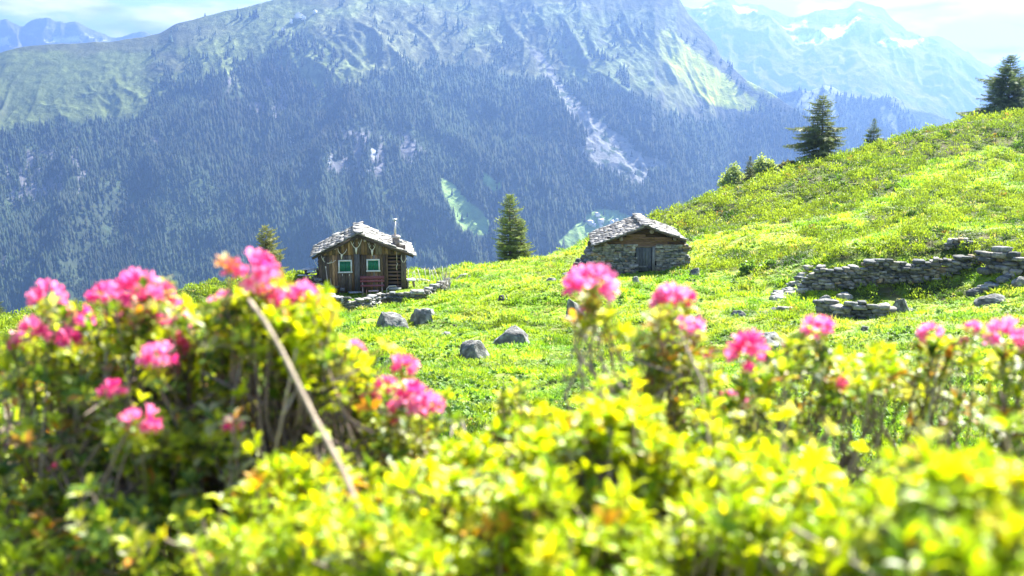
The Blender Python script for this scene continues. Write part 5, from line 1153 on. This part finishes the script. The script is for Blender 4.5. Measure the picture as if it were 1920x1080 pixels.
# bright yellow green band at the bottom
kw = dict(cat='bush', name='leafy_alpenrose', leafsz=.020, tiers=(2, 4), tdense=1.6)
alpenrose('bright green leafy bush at the bottom, between the dark left bushes and the dry stalk', 560, 1.2,
    [(560, 930, 90, 60, 1.15, 1.45, 40, 'yellow'), (570, 1030, 130, 70, 1.0, 1.4, 60, 'yellow'), (650, 900, 50, 60, 1.3, 1.6, 16, 'mixed'), (420, 1050, 90, 50, 1.0, 1.4, 30, 'yellow'), (540, 870, 30, 24, 1.3, 1.4, 6, 'yellow')], [], 512, 'yellow', dead=20, nstem=5, **kw)
alpenrose('orange tinged yellow green bush at the bottom, right of the dry stalk', 790, 1.15,
    [(800, 940, 110, 60, 1.1, 1.4, 55, 'yellow'), (780, 1040, 140, 70, .95, 1.3, 75, 'yellow'), (880, 860, 60, 30, 1.25, 1.45, 16, 'yellow')], [], 513, 'yellow', dead=10, nstem=5, **kw)
alpenrose('tallest bright yellow leafy bush in the bottom middle of the picture', 1110, 1.15,
    [(1150, 800, 70, 40, 1.15, 1.35, 30, 'yellow'), (1080, 840, 100, 60, 1.1, 1.4, 60, 'yellow'), (1180, 850, 80, 60, 1.1, 1.4, 44, 'yellow'), (1060, 960, 140, 80, 1.0, 1.4, 90, 'yellow'), (1120, 1050, 160, 70, .9, 1.25, 80, 'yellow'), (1240, 930, 60, 90, 1.1, 1.4, 30, 'yellow')], [], 514, 'yellow', dead=8, nstem=7, **kw)
alpenrose('mixed yellow and orange leafy bush at the bottom, right of the middle', 1400, 1.1,
    [(1380, 900, 110, 50, 1.1, 1.4, 50, 'yellow'), (1400, 990, 150, 80, .95, 1.3, 90, 'yellow'), (1520, 940, 80, 60, 1.05, 1.35, 30, 'yellow'), (1340, 850, 60, 50, 1.25, 1.5, 18, 'mixed'), (1480, 870, 60, 30, 1.3, 1.5, 12, 'mixed')], [], 515, 'yellow', dead=14, nstem=6, **kw)
alpenrose('nearest strongly blurred yellow leafy bush in the bottom right corner', 1790, .78,
    [(1790, 960, 110, 60, .72, .92, 40, 'yellow'), (1820, 1050, 150, 60, .62, .85, 50, 'yellow'), (1660, 1000, 100, 60, .8, 1.0, 44, 'yellow'), (1880, 920, 50, 50, .75, .9, 14, 'yellow'), (1740, 890, 40, 30, .75, .85, 10, 'yellow'), (1580, 1040, 80, 50, .8, 1.1, 30, 'yellow')], [], 516, 'yellow', dead=6, nstem=6, **kw)
# rows of lower bushes behind, filling the ground between
rb = random.Random(44)
for k, (bx_, d_, lab) in enumerate(((120, 2.9, 'shaded green bush far behind the left edge bush'), (420, 3.1, 'shaded green bush deep behind the crowded pink bush'), (640, 2.7, 'half hidden green bush behind the dry stalk'), (880, 2.6, 'half hidden yellowish bush behind the orange tinged bush'), (1080, 2.8, 'half hidden leafy bush behind the tallest yellow bush'), (1320, 2.7, 'half hidden leafy bush behind the shoot with two pink heads'), (1540, 2.6, 'half hidden leafy bush below the gap in the right bushes'), (1780, 2.5, 'half hidden leafy bush behind the blurred corner bush'))):
    top = {120: 800, 420: 760, 640: 830, 880: 890, 1080: 850, 1320: 860, 1540: 905, 1780: 905}[bx_]
    alpenrose(lab, bx_, d_, [(bx_, top + 90, 150, 80, d_ - .3, d_ + .3, 95 if bx_ < 1200 else 40, None), (bx_, top + 200, 170, 90, d_ - .5, d_ + .1, 80 if bx_ < 1200 else 55, None)], [], 600 + k, 'dark' if bx_ < 500 else 'mixed', dead=30, nstem=7, leafsz=.027, tiers=(1, 3), name='leafy_alpenrose')
# dry stalks
def stalk(px0, py0, d0, px1, py1, d1, r0, r1, label, col=(.30, .24, .17), bend=.012):
    a = np.array(P(px1, py1, d1)); b = np.array(P(px0, py0, d0)); m = MB(); pts = [a + (b - a) * t_ + np.array([bend * math.sin(t_ * 3.1), 0, .006 * math.sin(t_ * 9)]) for t_ in np.linspace(-.35, 1, 12)]; o0 = pts[0].copy()
    m.tube([p - o0 for p in pts], np.linspace(r1, r0, 12), 7, col); o = m.build('dry_stalk', M_twig); o.location = o0; return tag(o, label, 'stalk')
stalk(466, 566, 1.30, 700, 1040, 1.0, .0026, .0036, 'long pale dry stalk leaning across the left flowers')
stalk(848, 790, 1.7, 800, 880, 1.6, .0016, .002, 'thin grey dry stalk leaning left in the gap between the bushes', (.36, .30, .24))
stalk(860, 785, 1.7, 866, 900, 1.6, .0018, .0024, 'thin upright dry stalk in the gap between the bushes', (.36, .30, .24))

# ------------------------------------------------------------------ far houses on the mountain
def on_mountain(px, py):
    """depth at which the main mountain's surface stands behind a photo position"""
    ppx, ppy = proj(MX, MY, MZ); k = np.argmin((ppx - px) ** 2 + (ppy - py) ** 2); return MX.flat[k], MY.flat[k], MZ.flat[k]
def far_house(px, py, w, d, h, seed, label, group, name='farmhouse', wall=(.75, .74, .70), roofc=(.16, .14, .13), cat='house', rot=0.3):
    x, y, z = on_mountain(px, py); e = empty(name, (x, y, z), rot, label, cat, group); m = MB()
    m.box((0, 0, h / 2 - 2), (w, d, h + 4), col=wall); m.add([(-w / 2, -d / 2, h), (w / 2, -d / 2, h), (0, -d / 2, h + w * .3), (-w / 2, d / 2, h), (w / 2, d / 2, h), (0, d / 2, h + w * .3)], T=[(0, 1, 2), (4, 3, 5)], c=wall); m.build('wall', M_paint, e)
    m = MB(); m.beam((-w * .62, 0, h - w * .06), (0, 0, h + w * .32), d * 1.15, .5, roofc); m.beam((w * .62, 0, h - w * .06), (0, 0, h + w * .32), d * 1.15, .5, roofc); m.build('roof', M_slate, e)
    return e
for k, (px, py, w, lab) in enumerate(((1121, 404, 11, 'highest pale farmhouse in the village pasture behind the stone hut'), (1108, 420, 13, 'largest pale roofed farmhouse in the middle of the village pasture'), (1113, 424, 9, 'farmhouse just below the largest one in the village pasture'), (1126, 416, 12, 'farmhouse at the centre right of the village pasture'), (1148, 417, 9, 'small farmhouse furthest right in the village pasture'), (1155, 414, 8, 'tiny barn beside the furthest right farmhouse'), (1127, 424, 8, 'tiny barn lowest right in the village pasture'))):
    far_house(px, py, w, w * 1.2, w * .5, k, lab, 'farmhouses in the pasture across the valley', roofc=(.45, .46, .48), rot=.3 + k * .5)
for k, (px, py, w, h, lab) in enumerate(((562, 33, 26, 9, 'longest white lodge of the mountain station near the top of the mountain'), (569, 36, 14, 9, 'white lodge right beside the longest one near the top'), (546, 43, 10, 10, 'narrow white building left below the lodges'), (531, 57, 12, 6, 'lowest small white hut below the lodges'), (591, 24, 12, 8, 'upper single white building right of the lodges'))):
    far_house(px, py, w, w * .7, h, k, lab, 'white station buildings near the mountain top', name='mountain_lodge', cat='lodge', wall=(.85, .84, .80), roofc=(.5, .5, .5), rot=.1 * k)
far_house(1022, 289, 10, 10, 6, 3, 'lone white farmhouse in the woods beside the grey scree', None, rot=.2, roofc=(.6, .6, .6))

# ------------------------------------------------------------------ the air
hz = MB(); hz.box((0, 6500, 200), (30000, 17400, 2200))
mh = bpy.data.materials.new('haze'); mh.use_nodes = True; nt = mh.node_tree
for n in list(nt.nodes): nt.nodes.remove(n)
o_ = nt.nodes.new('ShaderNodeOutputMaterial'); pv = nt.nodes.new('ShaderNodeVolumePrincipled')
pv.inputs['Color'].default_value = HAZE_COL; pv.inputs['Density'].default_value = HAZE_DENS; pv.inputs['Anisotropy'].default_value = 0.6
nt.links.new(pv.outputs[0], o_.inputs['Volume'])
haze = hz.build('haze', mh); tag(haze, kind='stuff')
scene.cycles.volume_bounces = 1; scene.cycles.max_bounces = 7; scene.cycles.diffuse_bounces = 3; scene.cycles.glossy_bounces = 2; scene.cycles.transmission_bounces = 4; scene.cycles.transparent_max_bounces = 6
scene.cycles.sample_clamp_indirect = 6.0; scene.cycles.use_denoising = True
